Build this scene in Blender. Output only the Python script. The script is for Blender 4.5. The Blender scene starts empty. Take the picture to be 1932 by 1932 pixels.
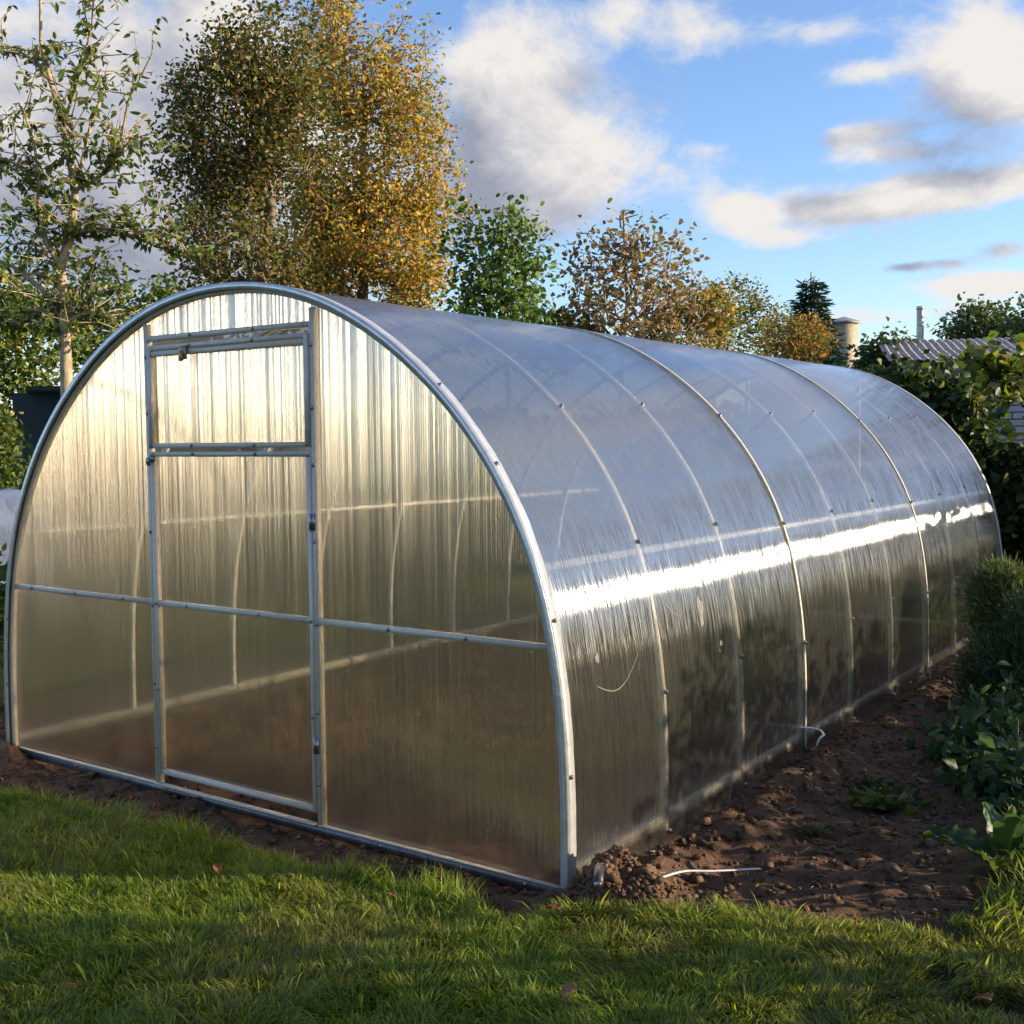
import bpy, math, random
import numpy as np
from mathutils import Vector

# ------------------------------------------------------------------ camera
S = bpy.context.scene
CX, CY, CZ = 4.8301, -2.8636, 1.375
YAW, PITCH, ROLL, FPX = -0.6151, -0.0614, -0.0085, 2845.6
Fv = Vector((math.sin(YAW)*math.cos(PITCH), math.cos(YAW)*math.cos(PITCH), math.sin(PITCH)))
Rv = Vector((math.cos(YAW), -math.sin(YAW), 0.0))
Uv = Rv.cross(Fv)
R2 = Rv*math.cos(ROLL) + Uv*math.sin(ROLL)
U2 = -Rv*math.sin(ROLL) + Uv*math.cos(ROLL)
cam_data = bpy.data.cameras.new("camera")
cam = bpy.data.objects.new("camera", cam_data)
S.collection.objects.link(cam)
from mathutils import Matrix
M = Matrix(((R2.x, U2.x, -Fv.x, CX), (R2.y, U2.y, -Fv.y, CY), (R2.z, U2.z, -Fv.z, CZ), (0, 0, 0, 1)))
cam.matrix_world = M
cam_data.sensor_width = 36.0
cam_data.lens = 36.0*FPX/2560.0
cam_data.clip_start = 0.05
cam_data.clip_end = 3000
S.camera = cam
S.render.resolution_x = S.render.resolution_y = 1024

def at(px, py_or_none, depth):
    """point at a pixel column of the photograph (1932 px wide frame) and a distance ahead"""
    lx = (px-966.0)*1.325/FPX
    F0 = Vector((math.sin(YAW), math.cos(YAW), 0)); 
    p = Vector((CX, CY, 0)) + depth*(F0 + Rv*lx)
    return p
def hz(py, depth):
    return CZ + (834.0-py)*1.325/FPX*depth

# ------------------------------------------------------------------ light
SUN_AZ, SUN_EL = math.radians(60.0), math.radians(13.0)
SKY_STRENGTH = 0.15
EXPOSURE = 0.85
S.view_settings.view_transform = 'Standard'
S.view_settings.look = 'None'
S.view_settings.exposure = EXPOSURE
S.view_settings.gamma = 1
S.view_settings.use_curve_mapping = False
sun_dir = Vector((math.sin(SUN_AZ)*math.cos(SUN_EL), math.cos(SUN_AZ)*math.cos(SUN_EL), math.sin(SUN_EL)))
sl = bpy.data.lights.new("sun", 'SUN')
sl.energy = 5.0
sl.angle = math.radians(0.5)
sl.color = (1.0, 0.83, 0.61)
so = bpy.data.objects.new("sun", sl)
S.collection.objects.link(so)
so.rotation_euler = sun_dir.to_track_quat('Z', 'Y').to_euler()

w = bpy.data.worlds.new("World")
S.world = w
w.use_nodes = True
nt = w.node_tree
N, L = nt.nodes, nt.links
N.clear()
def nd(t, **kw):
    n = N.new(t)
    for k, v in kw.items(): setattr(n, k, v)
    return n
def mth(op, a, b=None, c=None, clamp=False):
    n = N.new('ShaderNodeMath'); n.operation = op; n.use_clamp = clamp
    for i, v in enumerate((a, b, c)):
        if v is None: continue
        if hasattr(v, 'is_output') or isinstance(v, bpy.types.NodeSocket): L.new(v, n.inputs[i])
        else: n.inputs[i].default_value = v
    return n.outputs[0]
tc = nd('ShaderNodeTexCoord')
sep = nd('ShaderNodeSeparateXYZ'); L.new(tc.outputs['Generated'], sep.inputs[0])
az = mth('ARCTAN2', sep.outputs[0], sep.outputs[1])
el = mth('ARCSINE', sep.outputs[2])
def angs(px, py):
    d = (Fv + R2*((px-966)*1.325/FPX) - U2*((py-966)*1.325/FPX)).normalized()
    return math.atan2(d.x, d.y), math.asin(d.z)
PXR = 1.325/FPX
CL = [(130, 260, 400, 360, 1.3), (420, 60, 120, 120, .5), (1010, 230, 215, 170, 1.0), (930, 110, 110, 140, .7), (1020, 350, 190, 90, .7),
      (1250, 25, 190, 55, .75), (1850, 110, 130, 100, 1.15), (1900, 190, 90, 50, .7), (1620, 135, 100, 28, .8), (1560, 60, 80, 26, .6), (1400, 70, 150, 40, .5),
      (1610, 255, 110, 26, 1.0), (1700, 290, 150, 20, .7), (1400, 405, 62, 34, 1.1), (1470, 450, 80, 24, .7), (1640, 385, 180, 38, 1.25), (1860, 350, 170, 42, 1.3),
      (1905, 470, 60, 20, 1.0), (1780, 498, 60, 12, .8), (1700, 505, 40, 10, .7), (1860, 535, 120, 20, 1.25), (1340, 280, 40, 12, .4),
      (1740, 440, 120, 14, .35), (1450, 600, 300, 28, .35), (560, 420, 260, 200, .8), (1740, 590, 250, 16, .35),
      # clouds beyond the frame, to the right and above
      (2600, 100, 420, 130, .8), (2300, 520, 300, 60, .6), (1500, -700, 500, 180, .7), (2700, -900, 600, 240, .7), (3400, 0, 500, 160, .8)]
CLW = [(78, 32, 38, 26, 1.9), (20, 40, 25, 10, .8), (-135, 16, 40, 12, .75), (-120, 40, 30, 15, .6), (150, 30, 40, 14, .7)]   # unseen clouds added for the reflections in the sheets, compass degrees
def density(u, v, off):
    # off : (du, dv)
    if off != (0, 0):
        u = mth('ADD', u, off[0]); v = mth('ADD', v, off[1])
    cu = N.new('ShaderNodeCombineXYZ'); L.new(u, cu.inputs[0]); L.new(mth('MULTIPLY', v, 1.5), cu.inputs[1])
    cv = N.new('ShaderNodeCombineXYZ'); L.new(u, cv.inputs[0]); L.new(v, cv.inputs[1])
    n1 = nd('ShaderNodeTexNoise'); L.new(cu.outputs[0], n1.inputs['Vector'])
    n1.inputs['Scale'].default_value = 5.2; n1.inputs['Detail'].default_value = 11; n1.inputs['Roughness'].default_value = .66
    n1.inputs['Distortion'].default_value = .25
    tot = mth('MULTIPLY', mth('SUBTRACT', n1.outputs[0], .51), 2.9)
    n2 = nd('ShaderNodeTexNoise'); L.new(cu.outputs[0], n2.inputs['Vector']); n2.inputs['Scale'].default_value = 19; n2.inputs['Detail'].default_value = 6
    n2.inputs['Roughness'].default_value = .6; n2.inputs['Distortion'].default_value = .6
    tot = mth('ADD', tot, mth('MULTIPLY', mth('SUBTRACT', n2.outputs[0], .5), 1.0))
    for (px, py, rx, ry, wt) in CL:
        a, e = angs(px, py)
        s = nd('ShaderNodeVectorMath', operation='SUBTRACT'); L.new(cv.outputs[0], s.inputs[0]); s.inputs[1].default_value = (a, e, 0)
        m = nd('ShaderNodeVectorMath', operation='MULTIPLY'); L.new(s.outputs[0], m.inputs[0])
        m.inputs[1].default_value = (1/(rx*PXR), 1/(ry*PXR), 0)
        d = nd('ShaderNodeVectorMath', operation='DOT_PRODUCT'); L.new(m.outputs[0], d.inputs[0]); L.new(m.outputs[0], d.inputs[1])
        g = mth('MULTIPLY', mth('EXPONENT', mth('MULTIPLY', d.outputs['Value'], -1.1)), wt*1.1)
        tot = mth('ADD', tot, g)
    for (a, e, rx, ry, wt) in CLW:
        s = nd('ShaderNodeVectorMath', operation='SUBTRACT'); L.new(cv.outputs[0], s.inputs[0]); s.inputs[1].default_value = (math.radians(a), math.radians(e), 0)
        m = nd('ShaderNodeVectorMath', operation='MULTIPLY'); L.new(s.outputs[0], m.inputs[0])
        m.inputs[1].default_value = (1/math.radians(rx), 1/math.radians(ry), 0)
        d = nd('ShaderNodeVectorMath', operation='DOT_PRODUCT'); L.new(m.outputs[0], d.inputs[0]); L.new(m.outputs[0], d.inputs[1])
        tot = mth('ADD', tot, mth('MULTIPLY', mth('EXPONENT', mth('MULTIPLY', d.outputs['Value'], -1.1)), wt))
    return tot
D0 = density(az, el, (0, 0))
D1 = density(az, el, (0.035, 0.05))
mr = nd('ShaderNodeMapRange', interpolation_type='SMOOTHSTEP'); L.new(D0, mr.inputs[0])
mr.inputs[1].default_value = .28; mr.inputs[2].default_value = 1.15
cover = mr.outputs[0]
# lit side of each cloud: where it gets thinner towards the sun; dense cores stay grey
sh = mth('ADD', mth('MULTIPLY', mth('SUBTRACT', D0, D1), .75), .66)
core = nd('ShaderNodeMapRange'); L.new(D0, core.inputs[0]); core.inputs[1].default_value = .6; core.inputs[2].default_value = 1.7
core.inputs[3].default_value = 0; core.inputs[4].default_value = .62
sh = mth('SUBTRACT', sh, core.outputs[0], clamp=True)
cr = nd('ShaderNodeValToRGB'); L.new(sh, cr.inputs[0])
cr.color_ramp.elements[0].color = (.37, .40, .50, 1)
cr.color_ramp.elements[1].color = (.98, .94, .90, 1); cr.color_ramp.elements[1].position = .85
e_ = cr.color_ramp.elements.new(.4); e_.color = (.60, .61, .68, 1)
sky = nd('ShaderNodeTexSky', sky_type='NISHITA', sun_disc=False, sun_elevation=SUN_EL, sun_rotation=SUN_AZ)
sky.air_density = 1.0; sky.dust_density = .3; sky.ozone_density = 3.0
tint = nd('ShaderNodeMix', data_type='RGBA', blend_type='MULTIPLY'); tint.inputs[0].default_value = 1
L.new(sky.outputs[0], tint.inputs[6]); tint.inputs[7].default_value = (1.04, 1.0, 1.10, 1)
ccol = nd('ShaderNodeMix', data_type='RGBA', blend_type='MULTIPLY'); ccol.inputs[0].default_value = 1
CLOUD_GAIN = 3.35
L.new(cr.outputs[0], ccol.inputs[6]); ccol.inputs[7].default_value = (CLOUD_GAIN, CLOUD_GAIN, CLOUD_GAIN, 1)
mixs = nd('ShaderNodeMix', data_type='RGBA'); L.new(cover, mixs.inputs[0])
L.new(tint.outputs[2], mixs.inputs[6]); L.new(ccol.outputs[2], mixs.inputs[7])
bg = nd('ShaderNodeBackground'); L.new(mixs.outputs[2], bg.inputs[0]); bg.inputs[1].default_value = SKY_STRENGTH
ow = nd('ShaderNodeOutputWorld'); L.new(bg.outputs[0], ow.inputs[0])

cy = S.cycles
cy.use_denoising = True
cy.max_bounces = 10; cy.diffuse_bounces = 3; cy.glossy_bounces = 4; cy.transmission_bounces = 8
cy.transparent_max_bounces = 24
cy.sample_clamp_indirect = 8
cy.caustics_reflective = False; cy.caustics_refractive = True

# ------------------------------------------------------------------ helpers
col = S.collection
def meta(o, label=None, cat=None, group=None, kind=None):
    if label: o["label"] = label
    if cat: o["category"] = cat
    if group: o["group"] = group
    if kind: o["kind"] = kind
    return o
def empty(name, loc, label, cat, group=None):
    o = bpy.data.objects.new(name, None); col.objects.link(o)
    o.location = loc; o.empty_display_size = .1
    return meta(o, label, cat, group)

class MB:
    """collects vertices/faces (numpy) and links them as one mesh object"""
    def __init__(s): s.V = []; s.F = []; s.C = []; s.n = 0
    def add(s, V, F, C=None):
        V = np.asarray(V, float).reshape(-1, 3)
        if not isinstance(F, (list, tuple)) or (len(F) and np.isscalar(F[0][0])): F = [F]
        for f in F:
            f = np.asarray(f, np.int64)
            if f.size: s.F.append(f + s.n)
        s.V.append(V); s.n += len(V)
        if C is not None:
            C = np.asarray(C, float)
            if C.ndim == 1: C = np.tile(C, (len(V), 1))
            s.C.append(C)
    def box(s, a, b):
        x0, y0, z0 = a; x1, y1, z1 = b
        V = [(x0,y0,z0),(x1,y0,z0),(x1,y1,z0),(x0,y1,z0),(x0,y0,z1),(x1,y0,z1),(x1,y1,z1),(x0,y1,z1)]
        s.add(V, [np.array([(0,3,2,1),(4,5,6,7),(0,1,5,4),(1,2,6,5),(2,3,7,6),(3,0,4,7)])])
    def tube(s, P, R, k=6, cap=True, C=None):
        P = np.asarray(P, float); n = len(P)
        R = np.full(n, R) if np.isscalar(R) else np.asarray(R, float)
        T = np.gradient(P, axis=0); T /= np.linalg.norm(T, axis=1)[:, None]+1e-9
        ref = np.array([0, 0, 1.]) if abs(T[:, 2]).mean() < .9 else np.array([1., 0, 0])
        A = np.cross(T, ref); A /= np.linalg.norm(A, axis=1)[:, None]+1e-9
        B = np.cross(T, A)
        th = np.linspace(0, 2*np.pi, k, endpoint=False)
        V = P[:, None, :] + R[:, None, None]*(np.cos(th)[None, :, None]*A[:, None, :] + np.sin(th)[None, :, None]*B[:, None, :])
        i = np.arange(n-1)[:, None]*k; j = np.arange(k)[None, :]; j2 = (j+1) % k
        F = np.stack([i+j, i+j2, i+k+j2, i+k+j], -1).reshape(-1, 4)
        fs = [F]
        if cap and k == 4: fs += [np.array([[3, 2, 1, 0]]), np.array([[0, 1, 2, 3]])+(n-1)*k]
        elif cap:
            Fc = [[0, q+1, q] for q in range(1, k-1)] + [[(n-1)*k, (n-1)*k+q, (n-1)*k+q+1] for q in range(1, k-1)]
            fs.append(np.array(Fc))
        s.add(V.reshape(-1, 3), fs, C)
    def build(s, name, mat, parent=None, smooth=False, loc=None):
        V = np.concatenate(s.V)
        off = Vector((0, 0, 0))
        if parent is not None:
            off = parent.location.copy()
            pp = parent.parent
            while pp is not None: off += pp.location; pp = pp.parent
        elif loc is not None: off = Vector(loc)
        V = V - np.array(off)
        me = bpy.data.meshes.new(name)
        nv = len(V); sizes = [f.shape[1] for f in s.F]
        nl = sum(f.size for f in s.F); nf = sum(len(f) for f in s.F)
        me.vertices.add(nv); me.loops.add(nl); me.polygons.add(nf)
        me.vertices.foreach_set('co', V.astype(np.float32).ravel())
        me.loops.foreach_set('vertex_index', np.concatenate([f.ravel() for f in s.F]).astype(np.int32))
        tot = np.concatenate([np.full(len(f), f.shape[1]) for f in s.F])
        st = np.concatenate([[0], np.cumsum(tot)[:-1]])
        me.polygons.foreach_set('loop_start', st.astype(np.int32))
        if smooth: me.polygons.foreach_set('use_smooth', np.ones(nf, bool))
        me.update(calc_edges=True)
        if s.C:
            C = np.concatenate(s.C)
            if C.shape[1] == 3: C = np.hstack([C, np.ones((len(C), 1))])
            a = me.color_attributes.new('Col', 'FLOAT_COLOR', 'POINT')
            a.data.foreach_set('color', C.astype(np.float32).ravel())
        me.materials.append(mat)
        o = bpy.data.objects.new(name, me); col.objects.link(o)
        if parent is not None: o.parent = parent
        else: o.location = off
        return o

_perm = np.random.RandomState(7).rand(256, 256)
def vnoise(x, y):
    xi = np.floor(x).astype(int); yi = np.floor(y).astype(int)
    fx = x-xi; fy = y-yi; fx = fx*fx*(3-2*fx); fy = fy*fy*(3-2*fy)
    g = lambda a, b: _perm[a & 255, b & 255]
    return (g(xi, yi)*(1-fx)+g(xi+1, yi)*fx)*(1-fy)+(g(xi, yi+1)*(1-fx)+g(xi+1, yi+1)*fx)*fy
def fbm(x, y, o=4, r=.5):
    t = 0; a = 1; n = 0
    for i in range(o):
        t = t + a*vnoise(x*2**i+17.3*i, y*2**i+5.1*i); n += a; a *= r
    return t/n

# ------------------------------------------------------------------ materials
def newmat(name):
    m = bpy.data.materials.new(name); m.use_nodes = True
    m.node_tree.nodes.clear()
    return m, m.node_tree.nodes, m.node_tree.links
def principled(name, base, rough=.5, metal=0., spec=.5, nscale=None, namt=.2, bump=0., bscale=60, trans=None, c2=None, stretch=(1, 1, 1)):
    m, n, l = newmat(name)
    o = n.new('ShaderNodeOutputMaterial'); p = n.new('ShaderNodeBsdfPrincipled'); l.new(p.outputs[0], o.inputs[0])
    p.inputs['Base Color'].default_value = (*base, 1); p.inputs['Roughness'].default_value = rough
    p.inputs['Metallic'].default_value = metal; p.inputs['Specular IOR Level'].default_value = spec
    t = n.new('ShaderNodeTexCoord'); mp = n.new('ShaderNodeMapping'); mp.inputs['Scale'].default_value = stretch
    l.new(t.outputs['Object'], mp.inputs[0])
    if nscale:
        x = n.new('ShaderNodeTexNoise'); x.inputs['Scale'].default_value = nscale; x.inputs['Detail'].default_value = 6
        x.inputs['Roughness'].default_value = .65
        l.new(mp.outputs[0], x.inputs['Vector'])
        r = n.new('ShaderNodeValToRGB'); l.new(x.outputs[0], r.inputs[0])
        lo = c2 if c2 else tuple(c*(1-namt) for c in base)
        hi = base if c2 else tuple(min(1, c*(1+namt)) for c in base)
        r.color_ramp.elements[0].color = (*lo, 1); r.color_ramp.elements[1].color = (*hi, 1)
        r.color_ramp.elements[0].position = .35; r.color_ramp.elements[1].position = .65
        l.new(r.outputs[0], p.inputs['Base Color'])
    if bump:
        x = n.new('ShaderNodeTexNoise'); x.inputs['Scale'].default_value = bscale; x.inputs['Detail'].default_value = 5
        l.new(mp.outputs[0], x.inputs['Vector'])
        b = n.new('ShaderNodeBump'); b.inputs['Strength'].default_value = bump; b.inputs['Distance'].default_value = .01
        l.new(x.outputs[0], b.inputs['Height']); l.new(b.outputs[0], p.inputs['Normal'])
    return m
def foliage_mat(name, transl=.35, rough=.45, spec=.35):
    m, n, l = newmat(name)
    o = n.new('ShaderNodeOutputMaterial')
    a = n.new('ShaderNodeAttribute'); a.attribute_name = 'Col'
    p = n.new('ShaderNodeBsdfPrincipled'); p.inputs['Roughness'].default_value = rough; p.inputs['Specular IOR Level'].default_value = spec
    t = n.new('ShaderNodeBsdfTranslucent')
    g = n.new('ShaderNodeMix'); g.data_type = 'RGBA'; g.blend_type = 'MULTIPLY'; g.inputs[0].default_value = 1
    g.inputs[7].default_value = (1.5, 1.45, .8, 1)
    l.new(a.outputs['Color'], g.inputs[6]); l.new(g.outputs[2], t.inputs[0])
    l.new(a.outputs['Color'], p.inputs['Base Color'])
    x = n.new('ShaderNodeMixShader'); x.inputs[0].default_value = transl
    l.new(p.outputs[0], x.inputs[1]); l.new(t.outputs[0], x.inputs[2]); l.new(x.outputs[0], o.inputs[0])
    return m
M_leaf = foliage_mat('leaf_surface', .42)
M_needle = foliage_mat('needle_surface', .15, .6, .2)
M_grass = foliage_mat('grass_blade', .50, .45, .3)
M_bark = principled('bark', (.17, .135, .10), .85, nscale=14, namt=.45, bump=.6, bscale=30, stretch=(1, 1, .3))
M_bark_pale = principled('pale_bark', (.36, .27, .17), .8, nscale=18, namt=.45, bump=.5, bscale=40, stretch=(1, 1, .5))
M_metal = principled('galvanised_steel', (.54, .50, .43), .5, .12, .35, nscale=35, namt=.10, bump=.03, bscale=50)
M_rail = principled('shaded_rail_steel', (.20, .20, .20), .45, .75, .5, nscale=20, namt=.25)  # front rail steel, the shade on its face put into the colour
M_arch = principled('sunlit_galvanised_tube', (.80, .79, .76), .40, .12, .5, nscale=35, namt=.08)  # same galvanised steel, sunlight on the tubes put into a lighter colour
M_tape = principled('joint_tape', (.64, .65, .66), .30, .55, .5, nscale=25, namt=.12, bump=.22, bscale=22)
M_screw = principled('zinc_screw', (.30, .31, .33), .3, .9)
M_rubber = principled('black_rubber', (.02, .02, .022), .5, bump=.2)
M_white = principled('white_plastic', (.72, .72, .70), .3, 0, .6, nscale=20, namt=.15)
M_brick_dummy = None

def poly_mat(name, axis, MILK, STREAK, BLUR, F0, HF):
    """twin-wall polycarbonate: flutes run across `axis`, so light is spread along `axis` only"""
    m, n, l = newmat(name)
    out = n.new('ShaderNodeOutputMaterial')
    def vm(op, a=None, b=None):
        x = n.new('ShaderNodeVectorMath'); x.operation = op
        for i, v in enumerate((a, b)):
            if v is None: continue
            if isinstance(v, bpy.types.NodeSocket): l.new(v, x.inputs[i])
            else: x.inputs[i].default_value = v
        return x
    def mt(op, a, b=None, clamp=False):
        x = n.new('ShaderNodeMath'); x.operation = op; x.use_clamp = clamp
        for i, v in enumerate((a, b)):
            if v is None: continue
            if isinstance(v, bpy.types.NodeSocket): l.new(v, x.inputs[i])
            else: x.inputs[i].default_value = v
        return x.outputs[0]
    tc = n.new('ShaderNodeTexCoord'); ge = n.new('ShaderNodeNewGeometry')
    def nz(scale_perp, scale_along, detail=2, seed=0):
        mp = n.new('ShaderNodeMapping')
        sc = [scale_along]*3; sc[axis] = scale_perp
        mp.inputs['Scale'].default_value = sc; mp.inputs['Location'].default_value = (seed, seed*1.7, seed*.3)
        l.new(tc.outputs['Object'], mp.inputs[0])
        x = n.new('ShaderNodeTexNoise'); x.inputs['Scale'].default_value = 1; x.inputs['Detail'].default_value = detail
        l.new(mp.outputs[0], x.inputs['Vector'])
        return x.outputs[0]
    hf = nz(900, 7, 1, 1.0); mf = nz(80, .8, 2, 4.0); lf = nz(6, 1.6, 2, 9.0); al = nz(1.2, 9, 2, 13.)
    ax = [0, 0, 0]; ax[axis] = 1
    def bent(k1, k2, k3, kz=0.):
        t = mt('ADD', mt('MULTIPLY', mt('SUBTRACT', hf, .5), k1), mt('MULTIPLY', mt('SUBTRACT', mf, .5), k2))
        t = mt('ADD', t, mt('MULTIPLY', mt('SUBTRACT', lf, .5), k3))
        s = vm('SCALE', tuple(ax)); l.new(t, s.inputs['Scale'])
        a = vm('ADD', ge.outputs['Normal'], s.outputs[0])
        if kz:
            s2 = vm('SCALE', (0, 0, 1)); l.new(mt('MULTIPLY', mt('SUBTRACT', al, .5), kz), s2.inputs['Scale'])
            a = vm('ADD', a.outputs[0], s2.outputs[0])
        return vm('NORMALIZE', a.outputs[0]).outputs[0]
    n_ref = bent(HF, .10, .02, .0)
    n_tra = bent(2.9, .35, .1)
    # streaks in how milky each flute is (dust, condensation)
    st = mt('ADD', mt('MULTIPLY', mf, .6), mt('MULTIPLY', nz(160, 1.2, 3, 21.), .6))
    streak = n.new('ShaderNodeMapRange'); l.new(st, streak.inputs[0]); streak.inputs[1].default_value = .42; streak.inputs[2].default_value = .78
    streak.inputs[3].default_value = .0; streak.inputs[4].default_value = 1.
    tr = n.new('ShaderNodeBsdfTransparent'); tr.inputs[0].default_value = (.93, .90, .82, 1)
    rf = n.new('ShaderNodeBsdfRefraction'); rf.inputs['Color'].default_value = (.93, .88, .76, 1)
    rf.inputs['Roughness'].default_value = .42; rf.inputs['IOR'].default_value = 1.16; l.new(n_tra, rf.inputs['Normal'])
    tl = n.new('ShaderNodeBsdfTranslucent'); tl.inputs[0].default_value = (.86, .82, .70, 1)
    df = n.new('ShaderNodeBsdfDiffuse'); df.inputs[0].default_value = (.80, .77, .68, 1)
    milk = n.new('ShaderNodeMixShader'); milk.inputs[0].default_value = .30; l.new(tl.outputs[0], milk.inputs[1]); l.new(df.outputs[0], milk.inputs[2])
    thru = n.new('ShaderNodeMixShader'); thru.inputs[0].default_value = BLUR; l.new(tr.outputs[0], thru.inputs[1]); l.new(rf.outputs[0], thru.inputs[2])
    body = n.new('ShaderNodeMixShader')
    l.new(mt('ADD', mt('MULTIPLY', streak.outputs[0], STREAK), MILK), body.inputs[0])
    l.new(thru.outputs[0], body.inputs[1]); l.new(milk.outputs[0], body.inputs[2])
    ndi = vm('DOT_PRODUCT', ge.outputs['Incoming'], ge.outputs['Normal'])
    gz_ = mt('POWER', mt('SUBTRACT', 1.0, mt('ABSOLUTE', ndi.outputs['Value'])), 4.2)
    fres = mt('ADD', mt('MULTIPLY', gz_, .80), F0)        # four polished faces of a twin-wall sheet
    gl = n.new('ShaderNodeBsdfAnisotropic'); gl.distribution = 'BECKMANN'; gl.inputs['Roughness'].default_value = .125
    gl.inputs['Color'].default_value = (.97, .97, 1, 1); l.new(n_ref, gl.inputs['Normal'])
    g2 = n.new('ShaderNodeBsdfAnisotropic'); g2.distribution = 'GGX'; g2.inputs['Roughness'].default_value = .22
    g2.inputs['Color'].default_value = (.97, .96, .95, 1); l.new(bent(.9, .5, .05), g2.inputs['Normal'])
    gm = n.new('ShaderNodeMixShader'); gm.inputs[0].default_value = .12; l.new(gl.outputs[0], gm.inputs[1]); l.new(g2.outputs[0], gm.inputs[2])
    fin = n.new('ShaderNodeMixShader'); l.new(fres, fin.inputs[0]); l.new(body.outputs[0], fin.inputs[1]); l.new(gm.outputs[0], fin.inputs[2])
    l.new(fin.outputs[0], out.inputs[0])
    return m
M_poly_roof = poly_mat('polycarbonate_side', 1, .06, .04, .50, .31, 2.5)
M_poly_end = poly_mat('polycarbonate_end', 0, .04, .04, .36, .14, .6)

# the ribs between the two walls of the end sheets: they stand square to the sheet and throw the low sun sideways
m, n, l = newmat('polycarbonate_rib')
o = n.new('ShaderNodeOutputMaterial'); a = n.new('ShaderNodeAttribute'); a.attribute_name = 'Col'
tr_ = n.new('ShaderNodeBsdfTransparent'); tr_.inputs[0].default_value = (.97, .95, .90, 1)
gr_ = n.new('ShaderNodeBsdfAnisotropic'); gr_.distribution = 'BECKMANN'; gr_.inputs['Roughness'].default_value = .295; gr_.inputs['Color'].default_value = (.97, .97, 1, 1)
mm = n.new('ShaderNodeMixShader'); l.new(a.outputs['Fac'], mm.inputs[0]); l.new(tr_.outputs[0], mm.inputs[1]); l.new(gr_.outputs[0], mm.inputs[2]); l.new(mm.outputs[0], o.inputs[0])
M_rib = m
# ------------------------------------------------------------------ ground
EDGE_X = np.array([-40, -.5, .5, 1.4, 2.1, 2.9, 3.24, 3.46, 3.9, 4.4, 60])
EDGE_Y = np.array([-.54, -.45, -.36, -.30, -.26, -.22, -.15, .14, .33, .40, .46])
def soil_mask(x, y):
    """1 on bare soil, 0 on lawn"""
    n = fbm(x*5, y*5, 4)-.5
    e = np.interp(x, EDGE_X, EDGE_Y)
    front = (y-e)/.10 + n*1.5                     # >0 behind the lawn edge
    right = (4.1 - .14*np.clip(y, 0, 6) - x)/.15 + n*2.5
    left = (x+.75)/.2 + n*2.5
    back = (6.7-y)/.3 + n*2
    v = np.minimum(np.minimum(front, right), np.minimum(left, back))
    patch = (fbm(x*2.3+9, y*2.3+4, 3)-.86)*14
    v = np.maximum(v, patch-0.2)
    return np.clip(v+.5, 0, 1)
def ground_h(x, y, m=None):
    if m is None: m = soil_mask(x, y)
    lawn = .035*(fbm(x*.9+3, y*.9, 3)-.5) + .02*(fbm(x*4, y*4, 2)-.5)
    soil = -.045 + .085*(fbm(x*3.1, y*3.1+8, 3)-.5) + .055*(fbm(x*13, y*13, 3, .6)-.5)
    inside = (x > -.05) & (x < 3.03) & (y > 0) & (y < 5.9)
    soil = np.where(inside, soil+.01, soil)
    h = lawn*(1-m)+soil*m
    h = h + .17*np.exp(-((x-3.18)**2+(y-.02)**2*1.2)/.030)*(.6+.8*fbm(x*16, y*16, 3))   # heap at the near corner
    h = h + .075*np.exp(-((x+.02)**2/.05+(y+.08)**2/.012))                             # soil banked on the far front corner
    h = h + .05*np.exp(-((x-3.85)**2/.2+(y-3.8)**2/2.))
    h = h + .055*np.exp(-((x-3.12)/.10)**2)*(y > .2)*fbm(x*6, y*2.5, 3)*1.4*(y < 6)
    h = h + .022*np.exp(-((y+.05)/.05)**2)*(x < 3.0)*(x > 0)
    near = (np.abs(x-3.2) < 12) & (np.abs(y-1) < 12)
    return h
def axis_coords(c0, c1, step, far):
    a = np.arange(c0, c1+1e-6, step)
    g = []; d = step
    while (g[-1] if g else 0) < far:
        d *= 1.22; g.append((g[-1] if g else 0)+d)
    g = np.array(g)
    return np.concatenate([c0-g[::-1], a, c1+g])
gx = axis_coords(-1.2, 5.0, .022, 900); gy = axis_coords(-2.2, 6.2, .022, 900)
X, Y = np.meshgrid(gx, gy, indexing='ij')
Ms = soil_mask(X, Y)
farfade = np.clip(1-(np.hypot(X-2, Y-2)-12)/10, 0, 1)
Z = ground_h(X, Y, Ms)*farfade - .0
nx, ny = X.shape
I = np.arange(nx*ny).reshape(nx, ny)
Fq = np.stack([I[:-1, :-1], I[1:, :-1], I[1:, 1:], I[:-1, 1:]], -1).reshape(-1, 4)
g = MB(); C = np.stack([Ms.ravel()]*3, 1)
g.add(np.stack([X.ravel(), Y.ravel(), Z.ravel()], 1), [Fq], C)
m, n, l = newmat('ground_surface')
o = n.new('ShaderNodeOutputMaterial'); p = n.new('ShaderNodeBsdfPrincipled'); l.new(p.outputs[0], o.inputs[0])
p.inputs['Roughness'].default_value = .95; p.inputs['Specular IOR Level'].default_value = .15
a = n.new('ShaderNodeAttribute'); a.attribute_name = 'Col'
tcg = n.new('ShaderNodeTexCoord')
def gn(scale, detail=6):
    x = n.new('ShaderNodeTexNoise'); x.inputs['Scale'].default_value = scale; x.inputs['Detail'].default_value = detail; x.inputs['Roughness'].default_value = .7
    l.new(tcg.outputs['Object'], x.inputs['Vector']); return x.outputs[0]
r1 = n.new('ShaderNodeValToRGB'); l.new(gn(7), r1.inputs[0])
r1.color_ramp.elements[0].color = (.055, .033, .021, 1); r1.color_ramp.elements[0].position = .32
r1.color_ramp.elements[1].color = (.23, .135, .082, 1); r1.color_ramp.elements[1].position = .68
r2 = n.new('ShaderNodeValToRGB'); l.new(gn(12), r2.inputs[0])
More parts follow.
